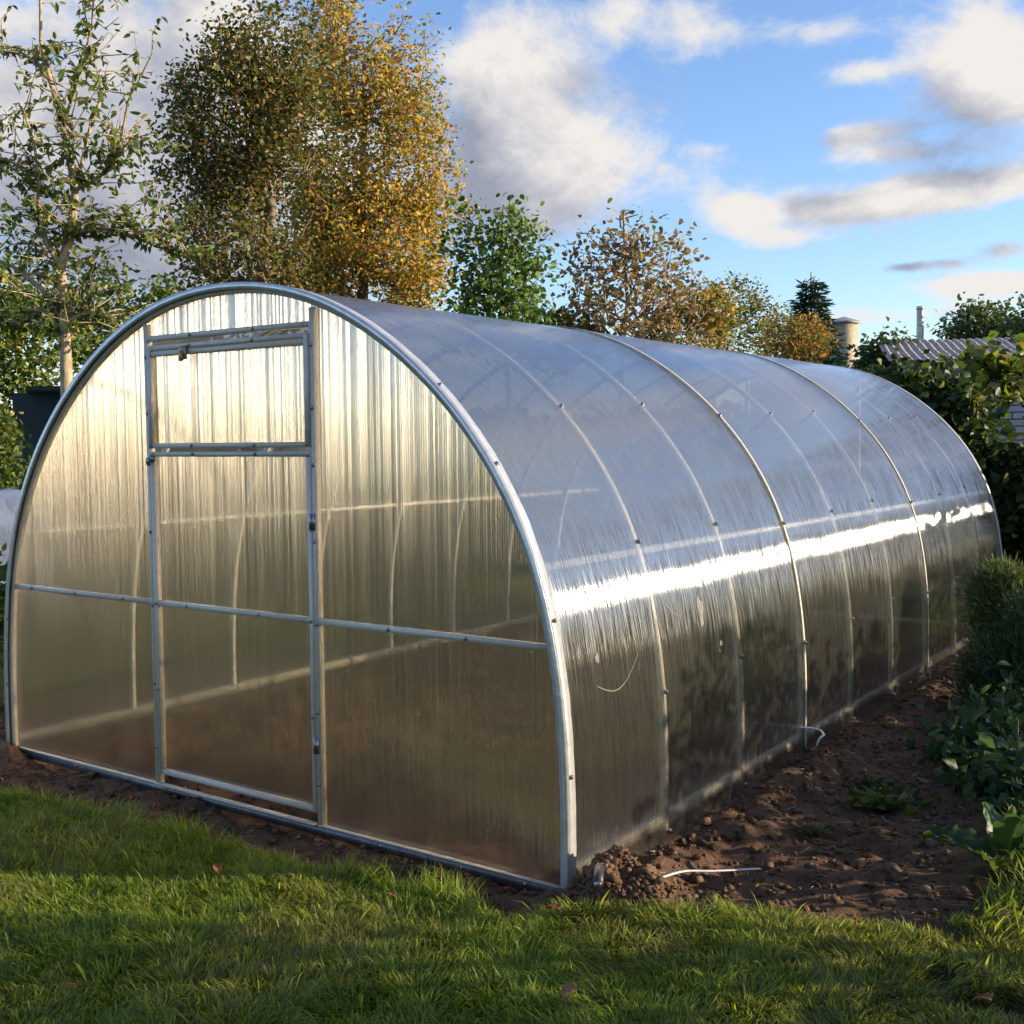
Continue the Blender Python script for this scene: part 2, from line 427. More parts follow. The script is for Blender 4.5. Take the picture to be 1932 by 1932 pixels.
r2.color_ramp.elements[0].color = (.016, .022, .008, 1); r2.color_ramp.elements[1].color = (.055, .075, .02, 1)
mx = n.new('ShaderNodeMix'); mx.data_type = 'RGBA'; l.new(a.outputs['Fac'], mx.inputs[0]); l.new(r2.outputs[0], mx.inputs[6]); l.new(r1.outputs[0], mx.inputs[7])
l.new(mx.outputs[2], p.inputs['Base Color'])
b = n.new('ShaderNodeBump'); b.inputs['Strength'].default_value = .9; b.inputs['Distance'].default_value = .02
l.new(gn(45, 8), b.inputs['Height']); l.new(b.outputs[0], p.inputs['Normal'])
ground = g.build('ground', m, smooth=True); meta(ground, kind='structure')
M_soil = principled('soil_clod', (.20, .12, .075), .95, 0, .15, nscale=20, c2=(.06, .035, .022), bump=.9, bscale=60)

def gz(x, y):
    return float(ground_h(np.array([x]), np.array([y]))[0])

# loose clods and crumbs of earth
rng = np.random.RandomState(3)
ico_v = np.array([(0,0,1),(.894,0,.447),(.276,.851,.447),(-.724,.526,.447),(-.724,-.526,.447),(.276,-.851,.447),(.724,.526,-.447),(-.276,.851,-.447),(-.894,0,-.447),(-.276,-.851,-.447),(.724,-.526,-.447),(0,0,-1)])
ico_f = np.array([(0,1,2),(0,2,3),(0,3,4),(0,4,5),(0,5,1),(1,6,2),(2,7,3),(3,8,4),(4,9,5),(5,10,1),(2,6,7),(3,7,8),(4,8,9),(5,9,10),(1,10,6),(6,11,7),(7,11,8),(8,11,9),(9,11,10),(10,11,6)])
cl = MB()
px = rng.uniform(-.7, 4.2, 30000); py = rng.uniform(-.5, 6.2, 30000)
keep = soil_mask(px, py) > .75; px, py = px[keep], py[keep]
inside = (px > 0) & (px < 3) & (py > 0)
sel = ~inside | (rng.rand(len(px)) < .25); px, py = px[sel], py[sel]
ex = rng.normal(3.17, .105, 1000); ey = rng.normal(.0, .10, 1000)
ok = ~((ex < 3.03) & (ey > -.02)); px = np.concatenate([px, ex[ok]]); py = np.concatenate([py, ey[ok]])
bad = (np.abs(px-3.0) < .035) & (py > -.05); px, py = px[~bad], py[~bad]
zz = ground_h(px, py)
sz = .003+.013*rng.rand(len(px))**4+.004*rng.rand(len(px))
big = rng.rand(len(px)) < .02; sz[big] *= 2.2
for i in range(len(px)):
    V = ico_v*(1+.34*rng.randn(12, 1))*np.array([1, rng.uniform(.6, 1.2), rng.uniform(.45, .9)])*sz[i]
    cl.add(V+np.array([px[i], py[i], zz[i]+sz[i]*.3]), [ico_f])
clods = cl.build('soil_clods', M_soil, smooth=False)
meta(clods, 'loose brown crumbs and clods of freshly dug earth round the greenhouse', 'soil', kind='stuff')

# roots, straw and snapped twigs mixed into the soil
b = MB(); n2 = 1500; qx = rng.uniform(-.6, 4.1, n2); qy = rng.uniform(-.45, 6, n2); kk = (soil_mask(qx, qy) > .7) & ~((qx > -.02) & (qx < 3.02) & (qy > -.02)); qx, qy = qx[kk], qy[kk]
for x_, y_ in zip(qx, qy):
    a_ = rng.uniform(0, 6.28); ln = rng.uniform(.015, .07); q0 = np.array([x_, y_, float(ground_h(np.array([x_]), np.array([y_]))[0])+.006])
    dd = np.array([math.cos(a_), math.sin(a_), rng.uniform(-.05, .25)])*ln; sd_ = np.array([-dd[1], dd[0], 0])*rng.uniform(-.3, .3)
    cc_ = np.array([(.30, .24, .14), (.18, .12, .07), (.36, .33, .26), (.10, .13, .04)][rng.randint(4)])
    b.add(*(lambda m_: (np.concatenate(m_.V), m_.F))((lambda m_: (m_.tube([q0, q0+dd*.5+sd_, q0+dd], rng.uniform(.0008, .0022), 4), m_)[1])(MB())), cc_)
M_debris = foliage_mat('dry_stalk', .05, .7)
meta(b.build('plant_debris', M_debris), 'bits of straw, root and dead stalk scattered over the bare soil', 'debris', kind='stuff')

# ------------------------------------------------------------------ greenhouse
PR = [(1.502, -.12), (1.502, 0), (1.503, .3), (1.497, .45), (1.482, .62), (1.456, .78), (1.412, .955), (1.348, 1.115), (1.257, 1.275), (1.13, 1.44), (.945, 1.615), (.70, 1.782), (.46, 1.888), (.23, 1.942), (0, 1.957)]
ctrl = np.array([(1.5+x, z) for x, z in PR] + [(1.5-x, z) for x, z in PR[-2::-1]])
def smooth_profile(P, n=140):
    for _ in range(3):                                # light smoothing of the measured outline
        Q = P.copy(); Q[3:-3] = .25*P[2:-4]+.5*P[3:-3]+.25*P[4:-2]; 
        P = P+.6*(Q-P)*1.0 if False else P
    d = np.concatenate([[0], np.cumsum(np.linalg.norm(np.diff(P, axis=0), axis=1))])
    # catmull-rom through the points
    t = np.linspace(0, d[-1], n); out = []
    tan = np.gradient(P, d, axis=0)
    for s in t:
        i = min(np.searchsorted(d, s, 'right')-1, len(P)-2); h = d[i+1]-d[i]; u = (s-d[i])/h
        out.append((2*u**3-3*u**2+1)*P[i]+(u**3-2*u**2+u)*h*tan[i]+(-2*u**3+3*u**2)*P[i+1]+(u**3-u**2)*h*tan[i+1])
    out = np.array(out)
    for _ in range(12):
        out[1:-1] = .25*out[:-2]+.5*out[1:-1]+.25*out[2:]
    return out, t
PROF, PS = smooth_profile(ctrl)
PT = np.gradient(PROF, axis=0); PT /= np.linalg.norm(PT, axis=1)[:, None]
PN = np.stack([PT[:, 1], -PT[:, 0]], 1)             # outward: right side first -> tangent goes up, outward is +x
if PN[20, 0] < 0: PN = -PN
def prof_at(s):
    return np.array([np.interp(s, PS, PROF[:, 0]), np.interp(s, PS, PROF[:, 1])]), np.array([np.interp(s, PS, PN[:, 0]), np.interp(s, PS, PN[:, 1])])
half = len(PROF)//2
def s_of_z(z, right=True):
    if right: return np.interp(z, PROF[:half, 1], PS[:half])
    return PS[-1]-np.interp(z, PROF[:half, 1], PS[:half])
def z_of_x(x): 
    o = np.argsort(PROF[8:-8, 0]); return np.interp(x, PROF[8:-8, 0][o], PROF[8:-8, 1][o])
def sweep(mb, y0, y1, o0, o1, i0=0, i1=None, wob=0):
    P = PROF[i0:i1]; Nn = PN[i0:i1]; n = len(P)
    a = P+Nn*o0; b = P+Nn*o1
    wv = (wob*(np.random.RandomState(5).rand(n)-.5)) if wob else np.zeros(n)
    V = np.stack([np.stack([a[:, 0], np.full(n, y0), a[:, 1]], 1), np.stack([b[:, 0], np.full(n, y0), b[:, 1]], 1),
                  np.stack([b[:, 0], y1+wv, b[:, 1]], 1), np.stack([a[:, 0], y1+wv, a[:, 1]], 1)], 1).reshape(-1, 3)
    i = np.arange(n-1)[:, None]*4; j = np.arange(4)[None]; j2 = (j+1) % 4
    F = np.stack([i+j, i+4+j, i+4+j2, i+j2], -1).reshape(-1, 4)
    mb.add(V, [F, np.array([[0, 1, 2, 3]]), np.array([[3, 2, 1, 0]])+(n-1)*4])
BAY = .650; NB = 9; LEN = BAY*NB
IB = int(np.argmax(PROF[:, 1] > -.03))
GH = empty('greenhouse', (1.5, 0, 0), 'arched polycarbonate greenhouse with galvanised tube frame on bare soil', 'greenhouse')
# sheets of the skin (three of three bays each)
for k in range(3):
    b = MB(); y0 = k*3*BAY-.012; y1 = (k+1)*3*BAY+(.012 if k == 2 else -.0)
    ys = np.linspace(y0, y1, 31)
    P = PROF+PN*(.004+.0025*k)
    V = np.stack([np.repeat(P[:, 0], 31), np.tile(ys, len(P)), np.repeat(P[:, 1], 31)], 1)
    # the skin bellies very slightly between the arches
    ph = np.sin(np.tile((ys % BAY)/BAY*np.pi, len(P)))
    wv = .0006*np.sin(np.repeat(PS, 31)*5.+np.tile(ys, len(P))*4)+.0004*np.sin(np.repeat(PS, 31)*13+np.tile(ys, len(P))*9.)
    Nn = np.repeat(PN, 31, axis=0); off = (ph*wv)*(np.repeat(P[:, 1], 31) > .25)
    V[:, 0] += Nn[:, 0]*off; V[:, 2] += Nn[:, 1]*off
    I = np.arange(len(P)*31).reshape(len(P), 31)
    F = np.stack([I[:-1, :-1], I[1:, :-1], I[1:, 1:], I[:-1, 1:]], -1).reshape(-1, 4)
    b.add(V, [F]); b.build('roof_sheet', M_poly_roof, GH, smooth=True)
for k in range(NB+1):
    b = MB(); y = k*BAY
    if k == 0: sweep(b, -.002, .02, -.024, .001)
    elif k == NB: sweep(b, y-.02, y+.002, -.022, .001)
    else: sweep(b, y-.0115, y+.0115, -.020, .001, IB, len(PROF)-IB)
    b.build('arch', M_metal if k == 0 else M_arch, GH, smooth=False)
for k, (a0, a1) in {0: (-.016, .030), 3: (-.008, .009), 6: (-.008, .009), 9: (-.03, .016)}.items():
    b = MB(); y = k*BAY
    sweep(b, y+a0, y+a1, .0095, .0125, IB, len(PROF)-IB, wob=.004 if k == 0 else 0)
    if k == 0: sweep(b, y-.018, y-.0161, -.012, .0145)
    o_ = b.build('joint_strip', M_tape if k in (0, 9) else M_metal, GH); 
# end walls
def panel_cols(mb, xa, xb, zb, zt, y, n=24):
    xs = np.linspace(xa, xb, n)
    lo = np.full(n, zb); hi = np.array([min(zt, z_of_x(x)-.006) for x in xs])
    hi = np.maximum(hi, lo+.001)
    m_ = 14; t = np.linspace(0, 1, m_)
    V = np.stack([np.repeat(xs, m_), np.full(n*m_, y), (lo[:, None]+(hi-lo)[:, None]*t[None]).ravel()], 1)
    I = np.arange(n*m_).reshape(n, m_)
    mb.add(V, [np.stack([I[:-1, :-1], I[1:, :-1], I[1:, 1:], I[:-1, 1:]], -1).reshape(-1, 4)])
XL0, XL1, XR0, XR1 = 1.032, 1.075, 1.922, 1.965
zl = 1.775
YP = .0185
b = MB(); panel_cols(b, .006, XL0+.004, .0, 3, YP); EP1 = b.build('end_panel', M_poly_end, GH, smooth=False)
b = MB(); panel_cols(b, XR1-.004, 2.994, .0, 3, YP); EP2 = b.build('end_panel', M_poly_end, GH)
b = MB(); panel_cols(b, XL0+.004, XR1-.004, zl+.03, 3, YP); EP3 = b.build('gable_panel', M_poly_end, GH)
b = MB(); panel_cols(b, .006, 2.994, .0, 3, LEN-.006, 60); b.build('rear_panel', M_poly_end, GH)
def ribs(o, xa, xb, zb, zt, y0, seed):
    """adds the ribs to an end sheet's own mesh, with their own material slot"""
    rg = np.random.RandomState(seed); xs = np.arange(xa+.008, xb-.004, .0095)
    nz_ = 12; me = o.data; V = []; C = []
    off = np.array([0., 0, 0]); q = o.parent
    while q is not None: off += np.array(q.location); q = q.parent
    val = .27*(.75+.5*rg.rand(len(xs))**1.3)*(.92+.16*vnoise(xs*14, xs*0+seed))
    b = MB()
    for x, vv in zip(xs, val):
        h = min(zt, float(z_of_x(x))-.008)
        if h <= zb+.02: continue
        zz_ = np.linspace(zb, h, nz_); wx = rg.normal(0, .0006)+rg.normal(0, .00008, nz_)
        P = np.stack([np.stack([x+0*wx, np.full(nz_, y0), zz_], 1), np.stack([x+wx, np.full(nz_, y0+.0075), zz_], 1)], 1).reshape(-1, 3)
        i_ = np.arange(nz_-1)*2
        vz = vv*(.8+.4*vnoise(np.full(nz_, x*40.), zz_*3+seed)); b.add(P, [np.stack([i_, i_+1, i_+3, i_+2], 1)], np.repeat(vz, 2)[:, None]*np.ones(3))
    if not b.V: return
    t_ = b.build('tmp', M_rib, None); d2 = t_.data
    import bmesh
    bm_ = bmesh.new(); bm_.from_mesh(me); lay = bm_.verts.layers.float_color.new('Col'); nf0 = len(bm_.faces)
    vs = [bm_.verts.new(Vector(p)-Vector(off)) for p in np.concatenate(b.V)]
    for v_, c_ in zip(vs, np.concatenate(b.C)): v_[lay] = (*c_, 1)
    for f in b.F[0:]:
        for fc in f: bm_.faces.new([vs[k] for k in fc]).material_index = 1
    bm_.to_mesh(me); bm_.free(); me.materials.append(M_rib)
    bpy.data.objects.remove(t_); bpy.data.meshes.remove(d2)
def post(x0, x1, y0, y1, z0=.0):
    b = MB(); b.box((x0, y0, z0), (x1, y1, float(z_of_x((x0+x1)/2))-.035)); return b.build('post', M_metal, GH)
post(XL0, XL0+.020, 0, .026); post(XR1-.020, XR1, 0, .026)
post(XL0, XL0+.020, LEN-.034, LEN-.010); post(XR1-.020, XR1, LEN-.034, LEN-.010)
def bar(name, a, b_, parent=GH, mat=None):
    m_ = MB(); m_.box(a, b_); return m_.build(name, mat or M_metal, parent)
H1 = .747
bar('crossbar', (.035, .001, H1-.010), (XL0-.001, .021, H1+.010))
bar('crossbar', (XR1+.001, .001, H1-.010), (2.955, .021, H1+.010))
bar('lintel', (XL0+.021, .000, zl+.008), (XR1-.021, .024, zl+.028))
bar('crossbar', (.035, LEN-.032, H1-.010), (2.955, LEN-.012, H1+.010))
# door with its own frame
DH = 1.340
dr = MB()
dr.box((XL0+.023, -.002, .055), (XL1, .022, DH+.009)); dr.box((XR0, -.002, .055), (XR1-.023, .022, DH+.009))
dr.box((XL1, -.001, DH-.010), (XR0, .021, DH+.008)); dr.box((XL1, -.001, .055), (XR0, .021, .073))
dr.box((XL1, -.001, H1-.010), (XR0, .021, H1+.010))
door = dr.build('door', M_metal, GH)
b = MB(); panel_cols(b, XL1-.002, XR0+.002, .070, DH-.006, YP+.002, 20); EP4 = b.build('door_panel', M_poly_end, door)
# vent window above the door
vt = MB(); VZ0, VZ1 = 1.362, zl-.012
vt.box((XL0+.023, -.006, VZ0), (XL1, .018, VZ1)); vt.box((XR0, -.006, VZ0), (XR1-.023, .018, VZ1))
vt.box((XL1, -.005, VZ0), (XR0, .017, VZ0+.019)); vt.box((XL1, -.005, VZ1-.019), (XR0, .017, VZ1)); vt.box((XL1, -.003, VZ1-.042), (XR0, .015, VZ1-.022))
vent = vt.build('vent_window', M_metal, GH)
b = MB(); panel_cols(b, XL1-.002, XR0+.002, VZ0+.012, VZ1-.015, YP+.001, 20); EP5 = b.build('vent_panel', M_poly_end, vent)
ribs(EP1, .006, XL0+.004, .02, 3, YP+.0008, 1); ribs(EP2, XR1-.004, 2.994, .02, 3, YP+.0008, 2); ribs(EP3, XL0+.004, XR1-.004, zl+.03, 3, YP+.0008, 3)
ribs(EP4, XL1, XR0, .074, DH-.012, YP+.003, 4); ribs(EP5, XL1, XR0, VZ0+.02, VZ1-.02, YP+.002, 5)
M_brass = principled('brass_latch', (.35, .27, .14), .4, .8)
b = MB(); b.box((1.26, -.014, VZ1-.062), (1.30, -.0065, VZ1-.010)); b.box((1.272, -.024, VZ1-.068), (1.288, -.014, VZ1-.030)); b.build('latch', M_brass, vent)
b = MB(); b.box((1.045, -.012, DH-.030), (1.083, -.0025, DH-.010)); b.box((1.050, -.020, DH-.040), (1.068, -.012, DH-.016)); b.build('latch', M_screw, door)
for z_ in (.30, 1.10):
    b = MB(); b.box((XR0+.012, -.0065, z_-.03), (XR1-.006, -.0022, z_+.03)); b.tube([((XR0+XR1)/2, -.008, z_-.028), ((XR0+XR1)/2, -.008, z_+.028)], .005, 8); b.build('hinge', M_screw, door)
# rails along the base and the purlins
bar('base_rail', (.0, -.006, -.024), (3.0, .022, .010), GH, M_rail)
bar('rail_lip', (.0, -.008, .0102), (3.0, .010, .0135)); bar('base_rail', (.0, LEN-.02, -.02), (3.0, LEN+.0, .02))
bar('threshold', (XL0+.02, -.024, .0137), (XR1-.02, .0, .020))
bar('base_rail', (-.001, .023, .015), (.024, LEN-.022, .062)); bar('base_rail', (2.974, .023, .028), (3.0012, LEN-.022, .066), GH, M_arch)
for right in (True, False):
    for z_ in (.990,):
        P_, N_ = prof_at(s_of_z(z_, right)); c = P_-N_*.0115
        b = MB(); h_ = .0118; t_ = np.array([-N_[1], N_[0]])
        V = []
        for y_ in (.021, LEN-.021):
            for sa, sb in ((-1, -1), (1, -1), (1, 1), (-1, 1)): q = c+N_*sa*h_+t_*sb*h_; V.append((q[0], y_, q[1]))
        b.add(V, [np.array([(0, 1, 2, 3), (7, 6, 5, 4), (0, 4, 5, 1), (1, 5, 6, 2), (2, 6, 7, 3), (3, 7, 4, 0)])])
        b.build('purlin', M_arch, GH)
# screws with washers : one mesh, copied
sm = MB()
def screw_mesh():
    b = MB()
    b.tube([(0, 0, 0), (0, 0, .0022)], .0085, 12); b.tube([(0, 0, .0022), (0, 0, .007)], .0048, 6)
    return b
proto = screw_mesh().build('screw', M_screw, None)
proto.parent = GH
first = [True]
def screw(p, nrm, s=1.0):
    o = proto if first[0] else proto.copy()
    if not first[0]: col.objects.link(o)
    first[0] = False
    o.parent = GH
    o.location = Vector(p)-GH.location
    o.rotation_euler = Vector(nrm).to_track_quat('Z', 'Y').to_euler(); o.scale = (s, s, s)
for k in range(1, 9):
    for z_ in (.50, 1.02, 1.50):
        P_, N_ = prof_at(s_of_z(z_+.02*((k*7) % 3-1))); off = .0145 if k % 3 == 0 else .0065+.0025*(k//3)
        q = P_+N_*(off+.0005); screw((q[0], k*BAY, q[1]), (N_[0], 0, N_[1]), 1.1)
    if k < 8: screw((3.009, k*BAY+.01, .005), (1, 0, 0), 1.1)
for z_ in (.36, .83, 1.3, 1.55):
    P_, N_ = prof_at(s_of_z(z_)); q = P_+N_*.0155; screw((q[0], .005, q[1]), (N_[0], 0, N_[1]), .9)
for x_ in (1.043, 1.954):
    for z_ in (.16, .42, .735, 1.03, 1.30, 1.50, 1.72): screw((x_, -.0005, z_), (0, -1, 0), .9)
for x_ in (1.066, 1.931):
    for z_ in (.40, .745, 1.335, 1.375): screw((x_, -.0065 if z_ > 1.34 else -.0025, z_), (0, -1, 0), .8)
for x_ in (.20, .52, .85, 1.25, 1.66, 2.29, 2.62): screw((x_, .0005, H1), (0, -1, 0), .8)
for x_ in (1.31, 1.66):
    screw((x_, -.0015, DH), (0, -1, 0), .8); screw((x_, -.0055, VZ0+.010), (0, -1, 0), .8); screw((x_, -.0055, VZ1-.010), (0, -1, 0), .8)
    screw((x_, -.0005, zl+.018), (0, -1, 0), .8)
for x_ in (.5, .85, 2.25, 2.6, 2.85): screw((x_, -.0065, -.004), (0, -1, 0), .8)
for s_, z_ in ((0, .3), (0, .6), (0, 1.0), (0, 1.35)):
    P_, N_ = prof_at(s_of_z(z_, False)); q = P_-N_*.012; screw((q[0], -.0185, q[1]), (0, -1, 0), .8)
# scuffs left on the side sheet: thin smears of dried mud and a sticker remnant
M_scuff = principled('dried_smear', (.40, .38, .34), .7, nscale=60, namt=.3)
M_scuff.node_tree.nodes['Principled BSDF'].inputs['Alpha'].default_value = .38
def on_side(y, z, off=.0085):
    P_, N_ = prof_at(s_of_z(z)); q = P_+N_*off; return (q[0], y, q[1])
b = MB()
for (y0, z0, y1, z1, wd, sag) in [(.20, .60, .48, .66, .004, -.06), (.72, .80, .86, .76, .003, -.03), (.47, .60, .52, .72, .004, 0), (.20, .73, .22, .66, .004, 0)]:
    b = MB()
    t = np.linspace(0, 1, 14)
    P_ = [on_side(y0+(y1-y0)*q, z0+(z1-z0)*q+sag*math.sin(q*math.pi)) for q in t]
    for a_, c_ in zip(P_[:-1], P_[1:]):
        w_ = wd*.5
        b.add([(a_[0], a_[1], a_[2]-w_), (c_[0], c_[1], c_[2]-w_), (c_[0], c_[1], c_[2]+w_), (a_[0], a_[1], a_[2]+w_)], [np.array([[0, 1, 2, 3]])])
    b.build('smear', M_scuff, GH)
for (y_, z_, ry, rz) in [(.985, .74, .020, .055), (1.12, .60, .012, .010), (1.10, .57, .008, .008), (.22, .685, .012, .016)]:
    b = MB(); th = np.linspace(0, 2*np.pi, 18, endpoint=False); rr = 1+.18*np.sin(th*3+y_*20)+.12*np.sin(th*5)
    V = [on_side(y_+ry*c_*r_, z_+rz*s_*r_) for c_, s_, r_ in zip(np.cos(th), np.sin(th), rr)]
    b.add([on_side(y_, z_)]+V, [np.array([[0, 1+i, 1+(i+1) % 18] for i in range(18)])])
    b.build('smear', M_scuff, GH)

# ------------------------------------------------------------------ plants
def frames(n, rng, up=.5, droop=0.):
    """random leaf frames: direction d (base->tip) and normal"""
    d = rng.normal(size=(n, 3)); d[:, 2] = d[:, 2]*.7-droop; d /= np.linalg.norm(d, axis=1)[:, None]
    v = rng.normal(size=(n, 3)); v[:, 2] += up; v -= (v*d).sum(1)[:, None]*d; v /= np.linalg.norm(v, axis=1)[:, None]+1e-9
    return d, v
def leaves(mb, P, size, rng, palette, weights, ratio=.62, fold=.22, up=.5, droop=.2, jit=.18, d=None, v=None, bend=.12):
    n = len(P)
    if n == 0: return
    d0, v0 = frames(n, rng, up, droop)
    if d is None: d = d0
    else: d = d/np.linalg.norm(d, axis=1)[:, None]
    if v is None: v = v0
    v = v-(v*d).sum(1)[:, None]*d; v /= np.linalg.norm(v, axis=1)[:, None]+1e-9
    s = np.cross(d, v)
    L_ = (size*(rng.uniform(.6, 1.25, n)))[:, None]; W_ = L_*ratio*.5
    P = np.asarray(P)
    V = np.stack([P, P+d*L_*.30+s*W_*.92+v*W_*fold, P+d*L_*.68+s*W_*.72+v*(W_*fold-L_*bend*.5),
                  P+d*L_-v*L_*bend, P+d*L_*.68-s*W_*.72+v*(W_*fold-L_*bend*.5), P+d*L_*.30-s*W_*.92+v*W_*fold], 1)
    b_ = (np.arange(n)*6)[:, None]
    F = np.concatenate([b_+np.array([[0, 1, 2, 3]]), b_+np.array([[0, 3, 4, 5]])])
    pal = np.array(palette); w_ = np.array(weights, float)
    if w_.ndim == 1:
        idx = rng.choice(len(pal), n, p=w_/w_.sum()); c = pal[idx]
    else:
        cw = np.cumsum(w_/w_.sum(1)[:, None], 1); idx = (rng.rand(n)[:, None] > cw).sum(1).clip(0, len(pal)-1); c = pal[idx]
    c = c*(1+jit*rng.randn(n, 1)).clip(.4, 1.7)
    mb.add(V.reshape(-1, 3), [F], np.repeat(c, 6, 0))

def grow(trunk, r0, targets, rng, step=.22, rtip=.004, up=.8, wig=.04, power=.45):
    """connects every target to the nearest twig already grown; returns segments with pipe-model radii"""
    nodes = [np.array(p, float) for p in trunk]; par = [-1]+list(range(len(trunk)-1))
    T = np.array(trunk)
    order = np.argsort([np.min(np.linalg.norm(T-t, axis=1)) for t in targets])
    NA = np.zeros((20000, 3)); NA[:len(nodes)] = T; cnt = len(nodes)
    ends = []
    lo = 1 if len(trunk) > 2 else 0
    for oi in order:
        t = targets[oi]
        dv = t-NA[lo:cnt]; ds = np.linalg.norm(dv, axis=1)
        cost = ds*(1+up*np.clip(-dv[:, 2]/(ds+1e-6)+.25, 0, 2))
        j = int(np.argmin(cost))+lo; a = NA[j]; d = ds[j-lo]
        k = max(1, int(d/step)); pj = j
        for q in range(1, k+1):
            u = q/k; p_ = a+(t-a)*u; p_ = p_+np.array([0, 0, -1])*.12*d*math.sin(u*math.pi)*(1 if t[2] > a[2] else -.6)
            if q < k: p_ = p_+rng.normal(0, wig*d/k+.008, 3)
            if cnt >= 19999: break
            NA[cnt] = p_; par.append(pj); pj = cnt; cnt += 1
        ends.append((pj, oi))
    w_ = np.zeros(cnt)
    for e, _ in ends: w_[e] += 1
    for i in range(cnt-1, 0, -1): w_[par[i]] += max(w_[i], .0)
    r = rtip*np.maximum(w_, 1)**power
    nt_ = len(trunk)
    r[:nt_] = np.maximum(r[:nt_]*0, np.linspace(r0, max(rtip*2, r0*.18), nt_))
    for i in range(nt_, cnt): r[i] = min(r[i], r[par[i]]*.85)
    r = np.maximum(r, rtip*.6)
    return NA[:cnt].copy(), np.array(par), r
def wood(mb, NA, par, r, k=5):
    i = np.arange(1, len(NA)); a = NA[par[i]]; b = NA[i]; ra = r[par[i]]; rb = r[i]
    # side twigs start at their own thickness
    ra = np.where(ra > rb*1.7, rb*1.25, ra)
    d = b-a; ln = np.linalg.norm(d, axis=1)[:, None]; d = d/(ln+1e-9)
    ref = np.where(np.abs(d[:, 2:3]) > .9, np.array([[1., 0, 0]]), np.array([[0, 0, 1.]]))
    A = np.cross(d, ref); A /= np.linalg.norm(A, axis=1)[:, None]+1e-9; B = np.cross(d, A)
    th = np.linspace(0, 2*np.pi, k, endpoint=False); c = np.cos(th)[None, :, None]; s = np.sin(th)[None, :, None]
    ring = c*A[:, None]+s*B[:, None]
    V0 = a[:, None]-d[:, None]*ra[:, None, None]*.3+ring*ra[:, None, None]; V1 = b[:, None]+ring*rb[:, None, None]
    V = np.concatenate([V0, V1], 1).reshape(-1, 3); o_ = (np.arange(len(a))*2*k)[:, None]
    j = np.arange(k); j2 = (j+1) % k
    F = (o_[:, :, None]+np.stack([j, j2, k+j2, k+j], 1)[None]).reshape(-1, 4)
    mb.add(V, [F])
def ell_points(ells, n, rng, shell=.5):
    """random points in a union of ellipsoids (cx,cy,cz,rx,ry,rz), biased to the outside by `shell`"""
    E = np.array([e[:6] for e in ells]); vol = E[:, 3]*E[:, 4]*E[:, 5]
    k = rng.choice(len(E), n, p=vol/vol.sum())
    u = rng.normal(size=(n, 3)); u /= np.linalg.norm(u, axis=1)[:, None]
    r = rng.rand(n)**(1/(3+4*shell))
    return E[k, :3]+u*r[:, None]*E[k, 3:]
def view_frame(): return np.array(Rv), np.array((math.sin(YAW), math.cos(YAW), 0))
RV, FV = view_frame()
def ell_px(px, py, rx, ry, depth, rd=None, dd=0):
    """an ellipsoid seen at this place of the photograph, at its true distance and size (turned with its axes along world axes)"""
    d = depth+dd; c = at(px, None, d); s = 1.325/FPX*d
    rd = rd if rd else rx*s*.8
    return (c.x, c.y, hz(py, d), max(rx*s, rd)*.95 if abs(rx*s-rd) < .3 else (rx*s+rd)/2, (rx*s+rd)/2, ry*s)

def tree(name, base, top, r0, ells, ntwig, per, size, palette, weights, label, cat='tree', seed=0, bark=None, spread=.16, group=None,
         lean=None, ratio=.62, droop=.25, up=.8, mat=None, gap=0., forks=None, rtip=.004, shell=.4, bare=0., bias=None, stray=0.):
    rng = np.random.RandomState(seed)
    base = Vector(base); e = empty(name, base, label, cat, group)
    tz = np.linspace(0, 1, 9); trunk = np.stack([base.x+(top[0]-base.x)*tz, base.y+(top[1]-base.y)*tz, base.z-.05+(top[2]-base.z)*tz], 1)
    trunk[1:-1, :2] += rng.normal(0, .04*(top[2]/6), (7, 2))
    T = ell_points(ells, ntwig, rng, shell)
    if stray:
        k_ = rng.choice(len(T), int(len(T)*stray)); c0 = T.mean(0); T = np.concatenate([T, c0+(T[k_]-c0)*rng.uniform(1.08, 1.25, (len(k_), 1))])
    T = T[T[:, 2] > .15]
    if gap:
        g_ = fbm(T[:, 0]*1.6+T[:, 1]*1.1+seed, T[:, 2]*1.6+seed*2., 2); T = T[g_ > np.quantile(g_, gap)]
    NA, par, r = grow(trunk, r0, T, rng, rtip=rtip, up=up)
    wb = MB(); wood(wb, NA, par, r, 6); wb.build('trunk', bark or M_bark, e, smooth=True)
    Tl = T[rng.rand(len(T)) > bare]
    lb = MB(); P = np.repeat(Tl, per, 0)+rng.normal(0, spread, (len(Tl)*per, 3))
    wt = weights
    if bias is not None:
        wt = bias(P)
    leaves(lb, P, size, rng, palette, wt, ratio=ratio, droop=droop)
    lb.build('crown', mat or M_leaf, e)
    return e
